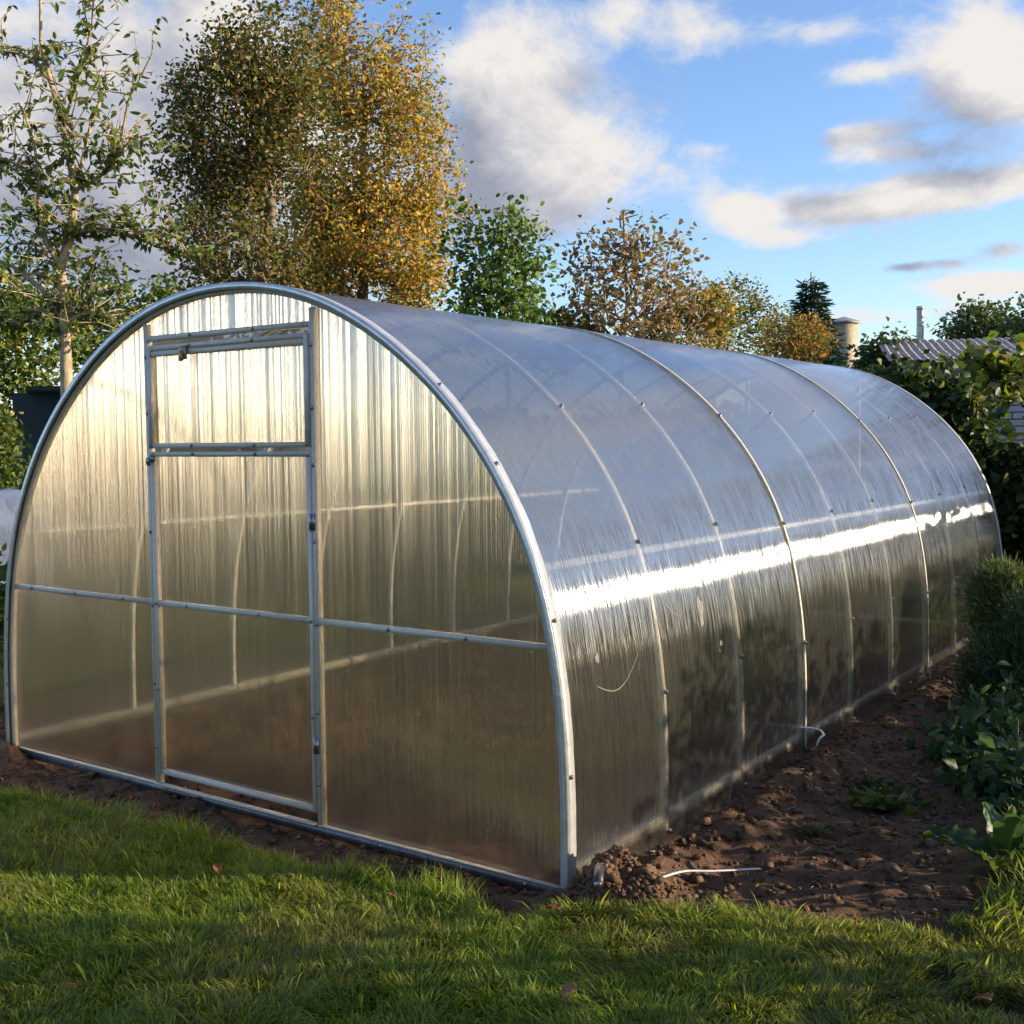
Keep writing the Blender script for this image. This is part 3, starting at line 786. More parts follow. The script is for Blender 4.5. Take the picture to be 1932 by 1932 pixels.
def bush(name, ells, n, size, palette, weights, label, cat='shrub', seed=0, ratio=.6, mat=None, stems=40, shell=1.2, group=None, droop=.1, lump=.3, clump=7, stemr=.006, bark=None):
    rng = np.random.RandomState(seed+100)
    cx, cy_ = ells[0][0], ells[0][1]
    base = Vector((cx, cy_, 0)); e = empty(name, base, label, cat, group)
    k = max(1, n//clump)
    T = ell_points(ells, k, rng, shell); g_ = fbm(T[:, 0]*2.5+seed, T[:, 2]*2.5+T[:, 1]*1.7, 3)
    T = T[g_ > np.quantile(g_, lump)]; T[:, 2] = np.maximum(T[:, 2], .03)
    P = np.repeat(T, clump, 0)+rng.normal(0, size*1.1, (len(T)*clump, 3)); P[:, 2] = np.maximum(P[:, 2], .02)
    lb = MB(); leaves(lb, P, size, rng, palette, weights, ratio=ratio, droop=droop); lb.build('foliage', mat or M_leaf, e)
    ti = rng.choice(len(T), min(stems, len(T)), replace=False)
    NA, par, r = grow(np.array([(cx, cy_, -.02), (cx, cy_, .12), (cx, cy_, .3)]), stemr*4, T[ti], rng, rtip=stemr*.5)
    wb = MB(); wood(wb, NA, par, r, 5); wb.build('stem', bark or M_bark, e, smooth=True)
    return e

G1, G2, G3 = (.06, .11, .022), (.10, .155, .028), (.038, .07, .02)
YG, YE, ORG, BRN, RED = (.23, .25, .04), (.42, .32, .05), (.50, .25, .05), (.24, .14, .055), (.30, .10, .04)

# --- the thin young tree on the left, crown reaching out of the picture
def P3(px, py, d): c = at(px, None, d); return np.array([c.x, c.y, hz(py, d)])
rng = np.random.RandomState(11)
d_ = 8.0
bt = P3(138, 900, d_); base = Vector((bt[0], bt[1], 0))
YT = empty('young_tree', base, 'thin young tree with pale trunk and sparse pointed leaves left of greenhouse', 'tree')
paths = [[P3(138, 1150, d_), P3(132, 740, d_), P3(133, 600, d_), P3(128, 500, d_), P3(150, 440, d_), P3(160, 360, d_), P3(140, 240, d_), P3(118, 150, d_), P3(105, 90, d_), P3(108, -30, d_)]]
limbs = [([128, 500], [(105, 460), (90, 400), (92, 330), (85, 260), (60, 200)]), ([160, 360], [(190, 345), (230, 320), (250, 260), (262, 200), (290, 150)]),
         ([155, 430], [(200, 430), (250, 440), (310, 465), (370, 480)]), ([133, 560], [(90, 540), (40, 500), (-30, 470), (-90, 400)]),
         ([133, 605], [(180, 585), (220, 600), (270, 640)]), ([118, 150], [(70, 110), (10, 105), (-60, 90)]), ([140, 240], [(165, 180), (185, 120), (200, 60), (205, -10)]),
         ([92, 330], [(50, 310), (0, 300), (-60, 250)]), ([133, 640], [(80, 610), (30, 600), (-20, 570)]), ([150, 300], [(190, 250), (215, 190), (230, 140)])]
skel = list(paths[0])
NAl = [p for p in skel]; parl = [-1]+list(range(len(skel)-1)); rl = list(np.linspace(.048, .008, len(skel)))
for st, pts in limbs:
    A = np.array(NAl[:]); s0 = P3(st[0], st[1], d_); j = int(np.argmin(np.linalg.norm(A-s0, axis=1))); pj = j
    r_ = rl[j]*.6; k = len(pts); ddp = rng.uniform(-.5, .6)
    for q, (x_, y_) in enumerate(pts):
        NAl.append(P3(x_, y_, d_+ddp*(q+1)/k)); parl.append(pj); pj = len(NAl)-1; rl.append(max(.004, r_*(1-.75*(q+1)/k)))
mainN = len(NAl)
# twigs
tw_end = []
for i in range(330):
    j = rng.randint(2, mainN)
    a = NAl[j]*(u := rng.rand()) + NAl[parl[j]]*(1-u) if parl[j] >= 0 else NAl[j]
    if a[2] < 1.7: continue
    dirv = rng.normal(size=3); dirv[2] = abs(dirv[2])*.9+.1; dirv /= np.linalg.norm(dirv); ln = rng.uniform(.2, .65)
    pj = j; prev = a
    NAl.append(a); parl.append(j); rl.append(.005); pj = len(NAl)-1
    for q in range(1, 4):
        p_ = a+dirv*ln*q/3+rng.normal(0, .02, 3)+np.array([0, 0, -.05*ln*q*q/3])
        NAl.append(p_); parl.append(pj); pj = len(NAl)-1; rl.append(.005-.001*q); tw_end.append((NAl[-2], p_))
wb = MB(); wood(wb, np.array(NAl), np.array(parl), np.array(rl), 7); wb.build('trunk', M_bark_pale, YT, smooth=True)
lb = MB(); P = []
for a, b_ in tw_end:
    hgt = b_[2]
    for q in range(rng.poisson(5.0 if hgt < 3.4 else 2.6)): P.append(a+(b_-a)*rng.rand()+rng.normal(0, .012, 3))
leaves(lb, np.array(P), .066, rng, [G1, G2, YG, (.24, .17, .07), (.12, .15, .045)], [.3, .27, .2, .08, .15], ratio=.45, droop=.7)
lb.build('crown', M_leaf, YT)

# --- tall trees behind
d_ = 11.3
c = at(500, None, d_)
e1 = [ell_px(470, 470, 130, 150, d_), ell_px(450, 230, 120, 150, d_), ell_px(520, 130, 100, 110, d_), ell_px(560, 320, 110, 170, d_), ell_px(370, 330, 60, 120, d_), ell_px(430, 610, 130, 90, d_)]
tree('broadleaf_tree', (c.x, c.y, 0), (at(515, None, d_).x, at(515, None, d_).y, hz(150, d_)), .11, e1, 2100, 12, .056,
     [(.06, .08, .02), (.10, .12, .025), (.17, .13, .035), (.28, .15, .05), (.19, .19, .04)], [.25, .24, .2, .16, .15],
     'tall dense dark green tree behind the greenhouse front, left of the orange one', seed=2, spread=.10, gap=.22, stray=.05)
d_ = 13.6
c = at(690, None, d_)
e2 = [ell_px(700, 150, 110, 150, d_), ell_px(760, 300, 100, 150, d_), ell_px(640, 330, 80, 160, d_), ell_px(720, 480, 150, 120, d_), ell_px(770, 170, 60, 120, d_), ell_px(640, 60, 60, 80, d_), ell_px(700, 20, 70, 80, d_), ell_px(640, 540, 120, 90, d_), ell_px(830, 400, 50, 60, d_), ell_px(600, 260, 80, 140, d_), ell_px(600, 440, 70, 90, d_), ell_px(800, 560, 60, 60, d_)]
tree('broadleaf_tree', (c.x, c.y, 0), (at(700, None, d_).x, at(700, None, d_).y, hz(110, d_)), .12, e2, 3000, 13, .060,
     [(.16, .20, .04), (.34, .31, .06), (.55, .40, .07), (.58, .31, .07), (.40, .20, .07), (.12, .15, .04)], [.17, .2, .22, .2, .1, .11],
     'tall autumn tree with orange and yellow leaves behind the greenhouse roof', seed=5, spread=.11, gap=.24, stray=.05)
# young maple
d_ = 11.5
c = at(945, None, d_)
tree('young_maple', (c.x, c.y, 0), (at(955, None, d_).x, at(955, None, d_).y, hz(385, d_)), .04,
     [ell_px(950, 520, 80, 70, d_), ell_px(960, 440, 45, 60, d_), ell_px(1005, 480, 35, 55, d_), ell_px(880, 490, 35, 110, d_), ell_px(930, 600, 110, 50, d_)], 260, 13, .068,
     [(.09, .17, .04), (.13, .21, .05), (.06, .11, .03), (.20, .25, .07)], [.35, .3, .2, .15],
     'bright green young maple standing right of the orange tree', seed=8, spread=.10, ratio=.8, droop=.5, gap=.12)
# brown shrub with bare stems
d_ = 12.5
c = at(1180, None, d_)
SB = tree('bare_topped_tree', (c.x, c.y, 0), (at(1178, None, d_).x, at(1178, None, d_).y, hz(400, d_)), .045,
     [ell_px(1180, 560, 120, 90, d_), ell_px(1110, 500, 50, 60, d_), ell_px(1250, 520, 70, 80, d_), ell_px(1190, 450, 60, 50, d_), ell_px(1290, 600, 70, 60, d_)], 480, 6, .075,
     [(.25, .17, .11), (.34, .19, .08), (.15, .16, .06), (.36, .27, .10), (.20, .16, .13)], [.3, .2, .2, .12, .18],
     'half bare reddish brown tree with upright twigs above the greenhouse ridge', seed=9, spread=.10, bare=.25, up=1.3, rtip=.006, bark=M_bark_pale)
# row of bushes further right
bush('garden_shrub', [ell_px(1290, 640, 90, 60, 13.5), ell_px(1330, 590, 60, 50, 13.5)], 4800, .062, [ORG, YG, BRN, G2], [.18, .3, .3, .22],
     'orange and yellow autumn shrub right of the half bare tree', seed=21, shell=.6, lump=.2, stems=90)
bush('garden_shrub', [ell_px(1400, 640, 80, 60, 16), ell_px(1380, 570, 60, 45, 16), ell_px(1440, 600, 50, 40, 16)], 3600, .06, [(.14, .13, .05), G2, (.18, .11, .06), YG], [.35, .25, .2, .2],
     'thin twiggy olive shrub between orange shrub and spruce', seed=22, shell=.4, lump=.25, stems=150)
bush('garden_shrub', [ell_px(1500, 650, 70, 45, 18), ell_px(1460, 640, 50, 40, 18)], 3600, .065, [ORG, (.15, .17, .04), BRN], [.22, .45, .33],
     'low orange green shrub at the foot of the spruce', seed=23, shell=.6, lump=.2)
bush('garden_shrub', [ell_px(1060, 640, 90, 45, 13), ell_px(1100, 620, 40, 50, 13)], 2600, .075, [G1, G2, YG, BRN], [.3, .3, .25, .15],
     'green shrub between the young maple and half bare tree', seed=24, shell=.6, lump=.15)
# spruce
def conifer(name, base, H, R, label, seed, pal, tiers=22, mat=M_needle):
    rng = np.random.RandomState(seed); e = empty(name, base, label, 'tree')
    b = MB(); b.tube([(base[0], base[1], -.05), (base[0], base[1], H*.6), (base[0], base[1], H)], [R*.07, R*.04, .01], 7); b.build('trunk', M_bark, e, smooth=True)
    lb = MB(); P = []; D = []
    for t in range(tiers):
        z = H*(.12+.86*t/tiers); rr = R*(1-(z/H))**.85+.05
        for a in np.arange(0, 2*np.pi, 2*np.pi/max(5, int(13*(1-z/H)+5))):
            a += rng.uniform(-.2, .2); ln = rr*rng.uniform(.75, 1.12); k = int(ln/.035)+2
            for q in range(k):
                u = (q+.5)/k; p_ = np.array([base[0]+math.cos(a)*ln*u, base[1]+math.sin(a)*ln*u, z-.28*ln*u+.18*ln*u*u])
                for s_ in range(5):
                    dd = np.array([math.cos(a)+rng.normal(0, .7), math.sin(a)+rng.normal(0, .7), rng.normal(-.15, .3)])
                    P.append(p_+rng.normal(0, .05, 3)); D.append(dd)
    leaves(lb, np.array(P), .19, rng, pal, [1]*len(pal), ratio=.22, d=np.array(D), fold=.1)
    lb.build('crown', mat, e)
c = at(1528, None, 24)
conifer('spruce', (c.x, c.y, 0), hz(522, 24), 1.4, 'dark blue green spruce above the far end of greenhouse roof', 4, [(.018, .042, .028), (.026, .058, .036), (.04, .075, .045)])
# far house with its chimney
d_ = 38
hc = at(1605, None, d_); HO = empty('far_house', (hc.x, hc.y, 0), 'far house with pale roof and capped square chimney behind the shrubs', 'house')
M_wall = principled('pale_plaster', (.42, .38, .32), .9, nscale=3, namt=.15, bump=.2)
M_slate = principled('grey_slate', (.30, .31, .34), .7, nscale=6, namt=.2, bump=.3)
M_chim = principled('old_brick_render', (.34, .29, .21), .9, nscale=8, namt=.25, bump=.4)
u_ = np.array(Rv); v_ = FV; o3 = np.array([hc.x, hc.y, 0])
def ob(mb, a0, a1, b0, b1, z0, z1, org=o3, U=u_, W=v_, tz=None):
    V = []
    for z_ in (z0, z1):
        for a_, b_ in ((a0, b0), (a1, b0), (a1, b1), (a0, b1)): V.append(org+U*a_+W*b_+np.array([0, 0, z_]))
    mb.add(V, [np.array([(0,3,2,1),(4,5,6,7),(0,1,5,4),(1,2,6,5),(2,3,7,6),(3,0,4,7)])])
b = MB(); ob(b, -2.5, 2.5, 0, 4, 0, 2.4); b.build('wall', M_wall, HO)
b = MB()
V = [o3+u_*a_+v_*b_+np.array([0, 0, z_]) for a_, b_, z_ in ((-2.8, -.3, 2.35), (2.8, -.3, 2.35), (2.8, 4.3, 2.35), (-2.8, 4.3, 2.35), (-2.8, 2, 3.9), (2.8, 2, 3.9))]
b.add(V, [np.array([(0, 1, 5, 4), (2, 3, 4, 5), (0, 3, 2, 1)]), np.array([(0, 4, 3), (1, 2, 5)])]); rf_ = b.build('roof', M_slate, HO)
zc = hz(613, d_); b = MB(); wch = .33
U3 = (u_*.8+v_*.6); W3 = (v_*.8-u_*.6)
ob(b, -wch, wch, -wch, wch, 2.6, zc, o3+v_*.9, U3, W3); b.build('chimney', M_chim, rf_)
b = MB(); ob(b, -wch-.12, wch+.12, -wch-.12, wch+.12, zc+.005, zc+.05, o3+v_*.9, U3, W3)
q = o3+v_*.9; V = [q+U3*a_+W3*b_+np.array([0, 0, zc+.052]) for a_, b_ in ((-.45, -.45), (.45, -.45), (.45, .45), (-.45, .45))]+[q+np.array([0, 0, zc+.24])]
b.add(V, [np.array([(0, 1, 4), (1, 2, 4), (2, 3, 4), (3, 0, 4)])]); b.build('chimney_cap', M_slate, rf_)
# steel flue pipe
d_ = 19; c = at(1733, None, d_); FP = empty('flue_pipe', (c.x, c.y, 0), 'upright grey steel flue pipe sticking up behind the hedge', 'pipe')
M_flue = principled('weathered_steel', (.52, .50, .47), .5, .3, nscale=5, namt=.2)
zt = hz(588, d_); b = MB(); b.tube([(c.x, c.y, 0), (c.x, c.y, zt)], .058, 20, cap=False); b.build('pipe', M_flue, FP, smooth=True)
b = MB(); b.tube([(c.x, c.y, zt-.05), (c.x, c.y, zt+.005)], .064, 20); b.build('collar', M_flue, FP, smooth=False)
# trees behind the shed
bush('leafy_tree', [ell_px(1850, 640, 60, 50, 19), ell_px(1830, 620, 35, 30, 19), ell_px(1880, 660, 60, 40, 19)], 3600, .10, [(.08, .12, .05), (.13, .16, .07), G1], [.4, .3, .3],
     'round grey green tree showing above the corrugated roof', 'tree', seed=31, shell=.8, lump=.15)
bush('leafy_tree', [ell_px(1950, 620, 60, 50, 18), ell_px(1960, 660, 80, 50, 18)], 2800, .10, [(.09, .13, .06), (.14, .17, .09), G1], [.4, .3, .3],
     'pale leaved tree cut by the right picture edge above roof', 'tree', seed=32, shell=.8, lump=.15)
tree('sapling', (at(1785, None, 20.5).x, at(1785, None, 20.5).y, 0), (at(1780, None, 20.5).x, at(1780, None, 20.5).y, hz(605, 20.5)), .02,
     [ell_px(1790, 640, 32, 30, 20.5)], 40, 4, .11, [(.06, .10, .05), (.10, .14, .07)], [.5, .5], 'thin sapling with few large leaves beside the flue pipe', seed=33, spread=.08)
bush('garden_shrub', [ell_px(1675, 685, 40, 40, 14), ell_px(1650, 700, 45, 35, 14)], 2000, .085, [(.07, .11, .045), (.05, .08, .03), (.11, .15, .06)], [.4, .3, .3],
     'rounded green shrub right of the capped chimney', seed=34, shell=.9, lump=.1)

# brick shed with corrugated roof
d_ = 12.5
A = at(1770, None, d_); SH = empty('brick_shed', (A.x, A.y, 0), 'whitish brick shed with corrugated roof partly hidden by climbing vines', 'shed')
o4 = np.array([A.x, A.y, 0]); U4 = np.array(Rv)*.97+FV*-.24; U4 /= np.linalg.norm(U4); W4 = np.array([-U4[1], U4[0], 0])
m, n, l = newmat('whitewashed_brick')
o = n.new('ShaderNodeOutputMaterial'); p = n.new('ShaderNodeBsdfPrincipled'); l.new(p.outputs[0], o.inputs[0]); p.inputs['Roughness'].default_value = .9
t = n.new('ShaderNodeTexCoord'); sx = n.new('ShaderNodeSeparateXYZ'); cb = n.new('ShaderNodeCombineXYZ'); l.new(t.outputs['Object'], sx.inputs[0])
dp = n.new('ShaderNodeVectorMath'); dp.operation = 'DOT_PRODUCT'; dp.inputs[1].default_value = tuple(U4); l.new(t.outputs['Object'], dp.inputs[0])
l.new(dp.outputs['Value'], cb.inputs[0]); l.new(sx.outputs[2], cb.inputs[1])
bt_ = n.new('ShaderNodeTexBrick'); l.new(cb.outputs[0], bt_.inputs[0]); bt_.inputs['Scale'].default_value = 1
bt_.inputs['Brick Width'].default_value = .25; bt_.inputs['Row Height'].default_value = .075; bt_.inputs['Mortar Size'].default_value = .007
bt_.inputs['Color1'].default_value = (.52, .48, .47, 1); bt_.inputs['Color2'].default_value = (.40, .36, .35, 1); bt_.inputs['Mortar'].default_value = (.10, .09, .09, 1)
l.new(bt_.outputs[0], p.inputs['Base Color'])
bb = n.new('ShaderNodeBump'); bb.inputs['Strength'].default_value = .8; bb.inputs['Distance'].default_value = .01; bb.invert = True; l.new(bt_.outputs['Fac'], bb.inputs['Height']); l.new(bb.outputs[0], p.inputs['Normal'])
M_brick = m
b = MB(); ob(b, -.3, 6.0, 0, 3.0, 0, hz(690, d_)+.045, o4, U4, W4); b.build('wall', M_brick, SH)
M_corr = principled('asbestos_cement', (.40, .33, .29), .85, nscale=9, namt=.25, bump=.3, bscale=20)
b = MB(); nx_ = 640; ua = np.linspace(-.55, 6.3, nx_); va = np.linspace(-.28, 1.7, 14)
ze, zr = hz(691, d_)+.01, hz(652, d_+1.6)
UU, VV = np.meshgrid(ua, va, indexing='ij'); ZZ = ze+(zr-ze)*(VV+.28)/1.98+.010*np.sin(UU*2*np.pi/.085)+.012*((VV*3.2) % 1.)-.0*VV
ZZ += np.where((VV > .9), .012, 0)
Pq = o4[None, None]+U4*UU[..., None]+W4*VV[..., None]; Pq[..., 2] = ZZ
I = np.arange(nx_*14).reshape(nx_, 14)
b.add(Pq.reshape(-1, 3), [np.stack([I[:-1, :-1], I[1:, :-1], I[1:, 1:], I[:-1, 1:]], -1).reshape(-1, 4)])
b.build('roof', M_corr, SH, smooth=True)
# vines and hedge in front of the shed
VP = [(.020, .040, .014), (.030, .055, .017), (.05, .08, .02), (.17, .17, .03)]
bush('climbing_vine', [ell_px(1650, 800, 50, 95, 9.6), ell_px(1730, 800, 80, 85, 9.6), ell_px(1700, 910, 110, 140, 9.4)], 8500, .085, VP, [.36, .34, .2, .1],
     'dark leafy vine mass right behind the far end of the greenhouse', 'vine', seed=41, ratio=.85, shell=1.4, lump=.06, stems=100)
bush('climbing_vine', [ell_px(1790, 850, 65, 110, 9.2), ell_px(1775, 760, 40, 40, 9.2), ell_px(1850, 980, 110, 120, 9.0)], 7000, .09, VP, [.33, .33, .2, .14],
     'yellow spotted vine climbing over the brick shed wall', 'vine', seed=42, ratio=.85, shell=1.4, lump=.08, stems=100)
bush('climbing_vine', [ell_px(1940, 1010, 90, 130, 8.6)], 5500, .09, VP, [.38, .34, .2, .08],
     'dark vine thicket at the right picture edge above the juniper', 'vine', seed=43, ratio=.85, shell=1.4, lump=.08)
bush('climbing_vine', [ell_px(1905, 705, 40, 22, 10.5), ell_px(1850, 720, 30, 20, 10.5), ell_px(1930, 740, 20, 20, 10.5)], 420, .12, [(.14, .18, .03), (.07, .11, .025), (.22, .2, .05)], [.4, .4, .2],
     'large yellow green vine leaves hanging under the shed eave', 'vine', seed=44, ratio=.9, lump=.1, stems=20)

# juniper at the right edge
def spiky(name, ells, n, ln, pal, label, cat, seed, ratio=.12, up=.7, out=.8):
    rng = np.random.RandomState(seed); E = ells[0]; e = empty(name, (E[0], E[1], 0), label, cat)
    T = ell_points(ells, n, rng, 1.0); T[:, 2] = np.maximum(T[:, 2], .03)
    d = (T-np.array([E[0], E[1], E[2]*.6])); d[:, 2] += up*.3; d = d/np.linalg.norm(d, axis=1)[:, None]*out+rng.normal(0, .35, d.shape)
    lb = MB(); P = np.repeat(T, 9, 0); D = np.repeat(d, 9, 0)
    u = np.tile(np.linspace(0, .8, 9), len(T))[:, None]; Dn = D/np.linalg.norm(D, axis=1)[:, None]
    P = P+Dn*u*ln*1.6; D = Dn+rng.normal(0, .38, D.shape)
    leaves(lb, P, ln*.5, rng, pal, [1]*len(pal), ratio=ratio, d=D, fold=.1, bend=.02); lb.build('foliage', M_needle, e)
    wb = MB(); NA, par, r = grow(np.array([(E[0], E[1], -.03), (E[0], E[1], .15), (E[0], E[1], .3)]), .03, T[:60], rng, rtip=.004); wood(wb, NA, par, r, 5); wb.build('stem', M_bark, e)
    return e
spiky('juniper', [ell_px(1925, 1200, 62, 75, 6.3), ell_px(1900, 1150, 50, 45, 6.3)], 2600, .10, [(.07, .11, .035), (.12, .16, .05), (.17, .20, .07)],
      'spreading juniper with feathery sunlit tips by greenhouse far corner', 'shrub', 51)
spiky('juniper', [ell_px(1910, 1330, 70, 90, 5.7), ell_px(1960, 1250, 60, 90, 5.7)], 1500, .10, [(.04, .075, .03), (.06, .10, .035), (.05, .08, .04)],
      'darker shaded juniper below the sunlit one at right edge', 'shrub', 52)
for i, (px_, py_, rx, ry, d_, lb_, n_) in enumerate([(1915, 1440, 75, 70, 5.2, 'dark broadleaf plants under the shaded juniper', 800), (1900, 1540, 85, 60, 4.75, 'low dark leafy plant in the middle of the right border', 900),
                                             (1930, 1600, 85, 50, 4.3, 'leafy green plant just behind the big torn leaf', 600), (1990, 1500, 90, 110, 4.9, 'tall shaded plant cut by the right picture edge', 900)]):
    bush('border_plant', [ell_px(px_, py_, rx, ry, d_)], n_, .075, [(.035, .075, .032), (.05, .10, .042), (.07, .125, .045)], [.4, .35, .25], lb_, 'plant', seed=60+i, ratio=.55, shell=.9, lump=.12, stems=30, stemr=.003, droop=0)

# ---- big leaves at the lower right corner
def big_leaf(base, tip, width, colr, seed, curl=.25, tear=False):
    rng = np.random.RandomState(seed); b = MB(); base = np.array(base, float); tip = np.array(tip, float)
    d = tip-base; ln = np.linalg.norm(d); d /= ln; s = np.cross(d, [0, 0, 1.]); s /= np.linalg.norm(s); up = np.cross(s, d)
    n_, m_ = 20, 11; V = []; C = []
    for i in range(n_):
        u = i/(n_-1); wv = width*math.sin(math.pi*min(1, u*.93+.05))**.65*(1-.25*u)
        for j in range(m_):
            t = (j/(m_-1)*2-1)
            ripple = .06*width*math.sin(u*26+t*3)*abs(t)**2+rng.normal(0, .002)
            z = curl*ln*math.sin(u*math.pi*.8)+abs(t)*width*.22*(1-.3*u)+ripple-(0.03*width if j == m_//2 else 0)
            V.append(base+d*ln*u+s*t*wv*.5*(1+.05*math.sin(u*19+t))+up*z)
            q = 1.0+(.55 if j == m_//2 else 0)+.12*math.sin(u*26+abs(t)*9); C.append(np.array(colr)*q)
    I = np.arange(n_*m_).reshape(n_, m_)
    b.add(V, [np.stack([I[:-1, :-1], I[1:, :-1], I[1:, 1:], I[:-1, 1:]], -1).reshape(-1, 4)], np.array(C)); return b
BL = at(1890, None, 3.6); BL = Vector((BL.x, BL.y, 0))
HP = empty('horseradish_plant', BL, 'large ribbed horseradish leaves, one torn and pale, at lower right corner', 'plant')
def G(px, d, z): c = at(px, None, d); return (c.x, c.y, z)
LF = [(G(1890, 3.5, .03), G(1750, 3.62, .06), .17, (.035, .075, .018), 1), (G(1905, 3.5, .03), G(1858, 3.62, .19), .085, (.10, .17, .09), 2), (G(1915, 3.5, .03), G(1945, 3.4, .20), .13, (.05, .10, .025), 3),
      (G(1900, 3.45, .02), G(1880, 3.3, .10), .09, (.09, .13, .03), 4), (G(1915, 3.5, .03), G(1925, 3.65, .16), .05, (.16, .20, .08), 5), (G(1930, 3.55, .03), G(2010, 3.5, .12), .15, (.04, .08, .02), 6)]
for p0, p1, wd, c_, sd in LF:
    o_ = big_leaf(p0, p1, wd, c_, sd, .18).build('leaf', M_leaf, HP, smooth=True)
b = MB()
for p0, p1, wd, c_, sd in LF: b.tube([(BL.x, BL.y, -.01), tuple((np.array(p0)*.5+np.array((BL.x, BL.y, .02))*.5)), p0], [.008, .006, .004], 6, C=(.12, .18, .07))
b.build('stalk', M_leaf, HP)

# weeds on the bare soil
def weed(name, px, d, n, size, label, seed, pal, ratio=.4):
    rng = np.random.RandomState(seed); c = at(px, None, d); z = gz(c.x, c.y); e = empty(name, (c.x, c.y, z), label, 'weed')
    b = MB(); a = rng.uniform(0, 2*np.pi, n); r = np.abs(rng.normal(0, size*.6, n))
    P = np.stack([c.x+r*np.cos(a), c.y+r*np.sin(a), np.full(n, z+.006)+rng.rand(n)*.02], 1); D = np.stack([np.cos(a), np.sin(a), rng.uniform(.1, .8, n)], 1)
    leaves(b, P, size, rng, pal, [1]*len(pal), ratio=ratio, d=D); b.build('leaves', M_leaf, e)
    b = MB()
    for i in range(0, n, 5): b.tube([(c.x, c.y, z-.005), tuple(P[i]+D[i]*size*.3)], [.0025, .0012], 4, C=(.10, .13, .05))
    b.build('stem', M_leaf, e)
weed('weed', 1650, 4.32, 70, .07, 'flat green weed lying in the middle of the bare soil strip', 71, [(.05, .08, .02), (.09, .12, .03), (.17, .17, .04)])
weed('weed', 1700, 4.30, 40, .08, 'yellow green weed beside the border plants', 72, [(.10, .13, .03), (.05, .08, .02)])
weed('weed', 1550, 4.05, 60, .035, 'small pale weed tuft in the dug soil', 73, [(.10, .12, .05), (.06, .08, .03)], .25)
weed('weed', 1655, 4.55, 45, .05, 'small dark weed at the far side of the flat weed', 74, [(.04, .07, .02), (.07, .10, .03)])

# ---- small things lying about
def ribbon(name, pts, w_, t_, mat, label, cat):
    P = np.array(pts); b = MB(); n_ = len(P); T = np.gradient(P, axis=0); T /= np.linalg.norm(T, axis=1)[:, None]
    s = np.cross(T, [0, 0, 1.]); s /= np.linalg.norm(s, axis=1)[:, None]; u = np.cross(s, T)
    wv = w_*np.linspace(1, .75, n_)[:, None]*.5
    V = np.stack([P-s*wv, P+s*wv, P+s*wv+u*t_, P-s*wv+u*t_*1.0], 1).reshape(-1, 3)
    i = np.arange(n_-1)[:, None]*4; j = np.arange(4)[None]; j2 = (j+1) % 4
    b.add(V, [np.stack([i+j, i+4+j, i+4+j2, i+j2], -1).reshape(-1, 4), np.array([[0, 1, 2, 3]]), np.array([[3, 2, 1, 0]])+(n_-1)*4])
    o = b.build(name, mat, None, smooth=False, loc=tuple(P[0])); return meta(o, label, cat)
def ground_line(pts, lift=.006):
    out = []
    for (px, d) in pts: c = at(px, None, d); out.append((c.x, c.y, gz(c.x, c.y)+lift))
    P = np.array(out); t = np.linspace(0, len(P)-1, 24); P = np.stack([np.interp(t, np.arange(len(P)), P[:, k]) for k in range(3)], 1)
    for _ in range(4): P[1:-1] = .25*P[:-2]+.5*P[1:-1]+.25*P[2:]
    return P
DPT = lambda py: CZ*FPX/((py-834)*1.325)
P = ground_line([(1243, DPT(1690)), (1290, DPT(1668)), (1345, DPT(1660)), (1440, DPT(1645))], .016)
lin = np.linspace(P[0, 2], P[-1, 2], len(P)); P[:, 2] = lin+max(0, (P[:, 2]-lin).max())*.8+.004*np.sin(np.linspace(0, np.pi, len(P)))
ribbon('plastic_strip', P, .014, .003, M_white, 'long white plastic trim strip lying on the soil', 'strip')
P = np.array([P3(1494, 1387, 4.97), P3(1515, 1384, 4.97), P3(1537, 1385, 4.95), P3(1553, 1389, 4.93), P3(1560, 1399, 4.92), P3(1551, 1405, 4.90), P3(1545, 1420, 4.9)])
t = np.linspace(0, len(P)-1, 30); P = np.stack([np.interp(t, np.arange(len(P)), P[:, k]) for k in range(3)], 1)
for _ in range(4): P[1:-1] = .25*P[:-2]+.5*P[1:-1]+.25*P[2:]
ribbon('plastic_strip', P, .016, .003, M_white, 'short curled white strip against the greenhouse side base', 'strip')
P3_ = lambda px, py, d: np.array([at(px, None, d).x, at(px, None, d).y, hz(py, d)])
cc = at(1118, None, DPT(1676)); hz0 = gz(cc.x, cc.y)
PE = empty('pipe_stub', (cc.x, cc.y, hz0), 'black pipe stub with shiny cap in the soil heap at near corner', 'pipe')
ax_ = np.array((.45, -.86, -.15)); ax_ /= np.linalg.norm(ax_); q0 = P3_(1126, 1680, 3.16)
b = MB(); b.tube([q0-ax_*.07, q0+ax_*.02], .015, 16); b.build('pipe', M_rubber, PE, smooth=True)
b = MB(); b.tube([q0+ax_*.0205, q0+ax_*.026], .012, 16); b.build('cap', M_screw, PE)

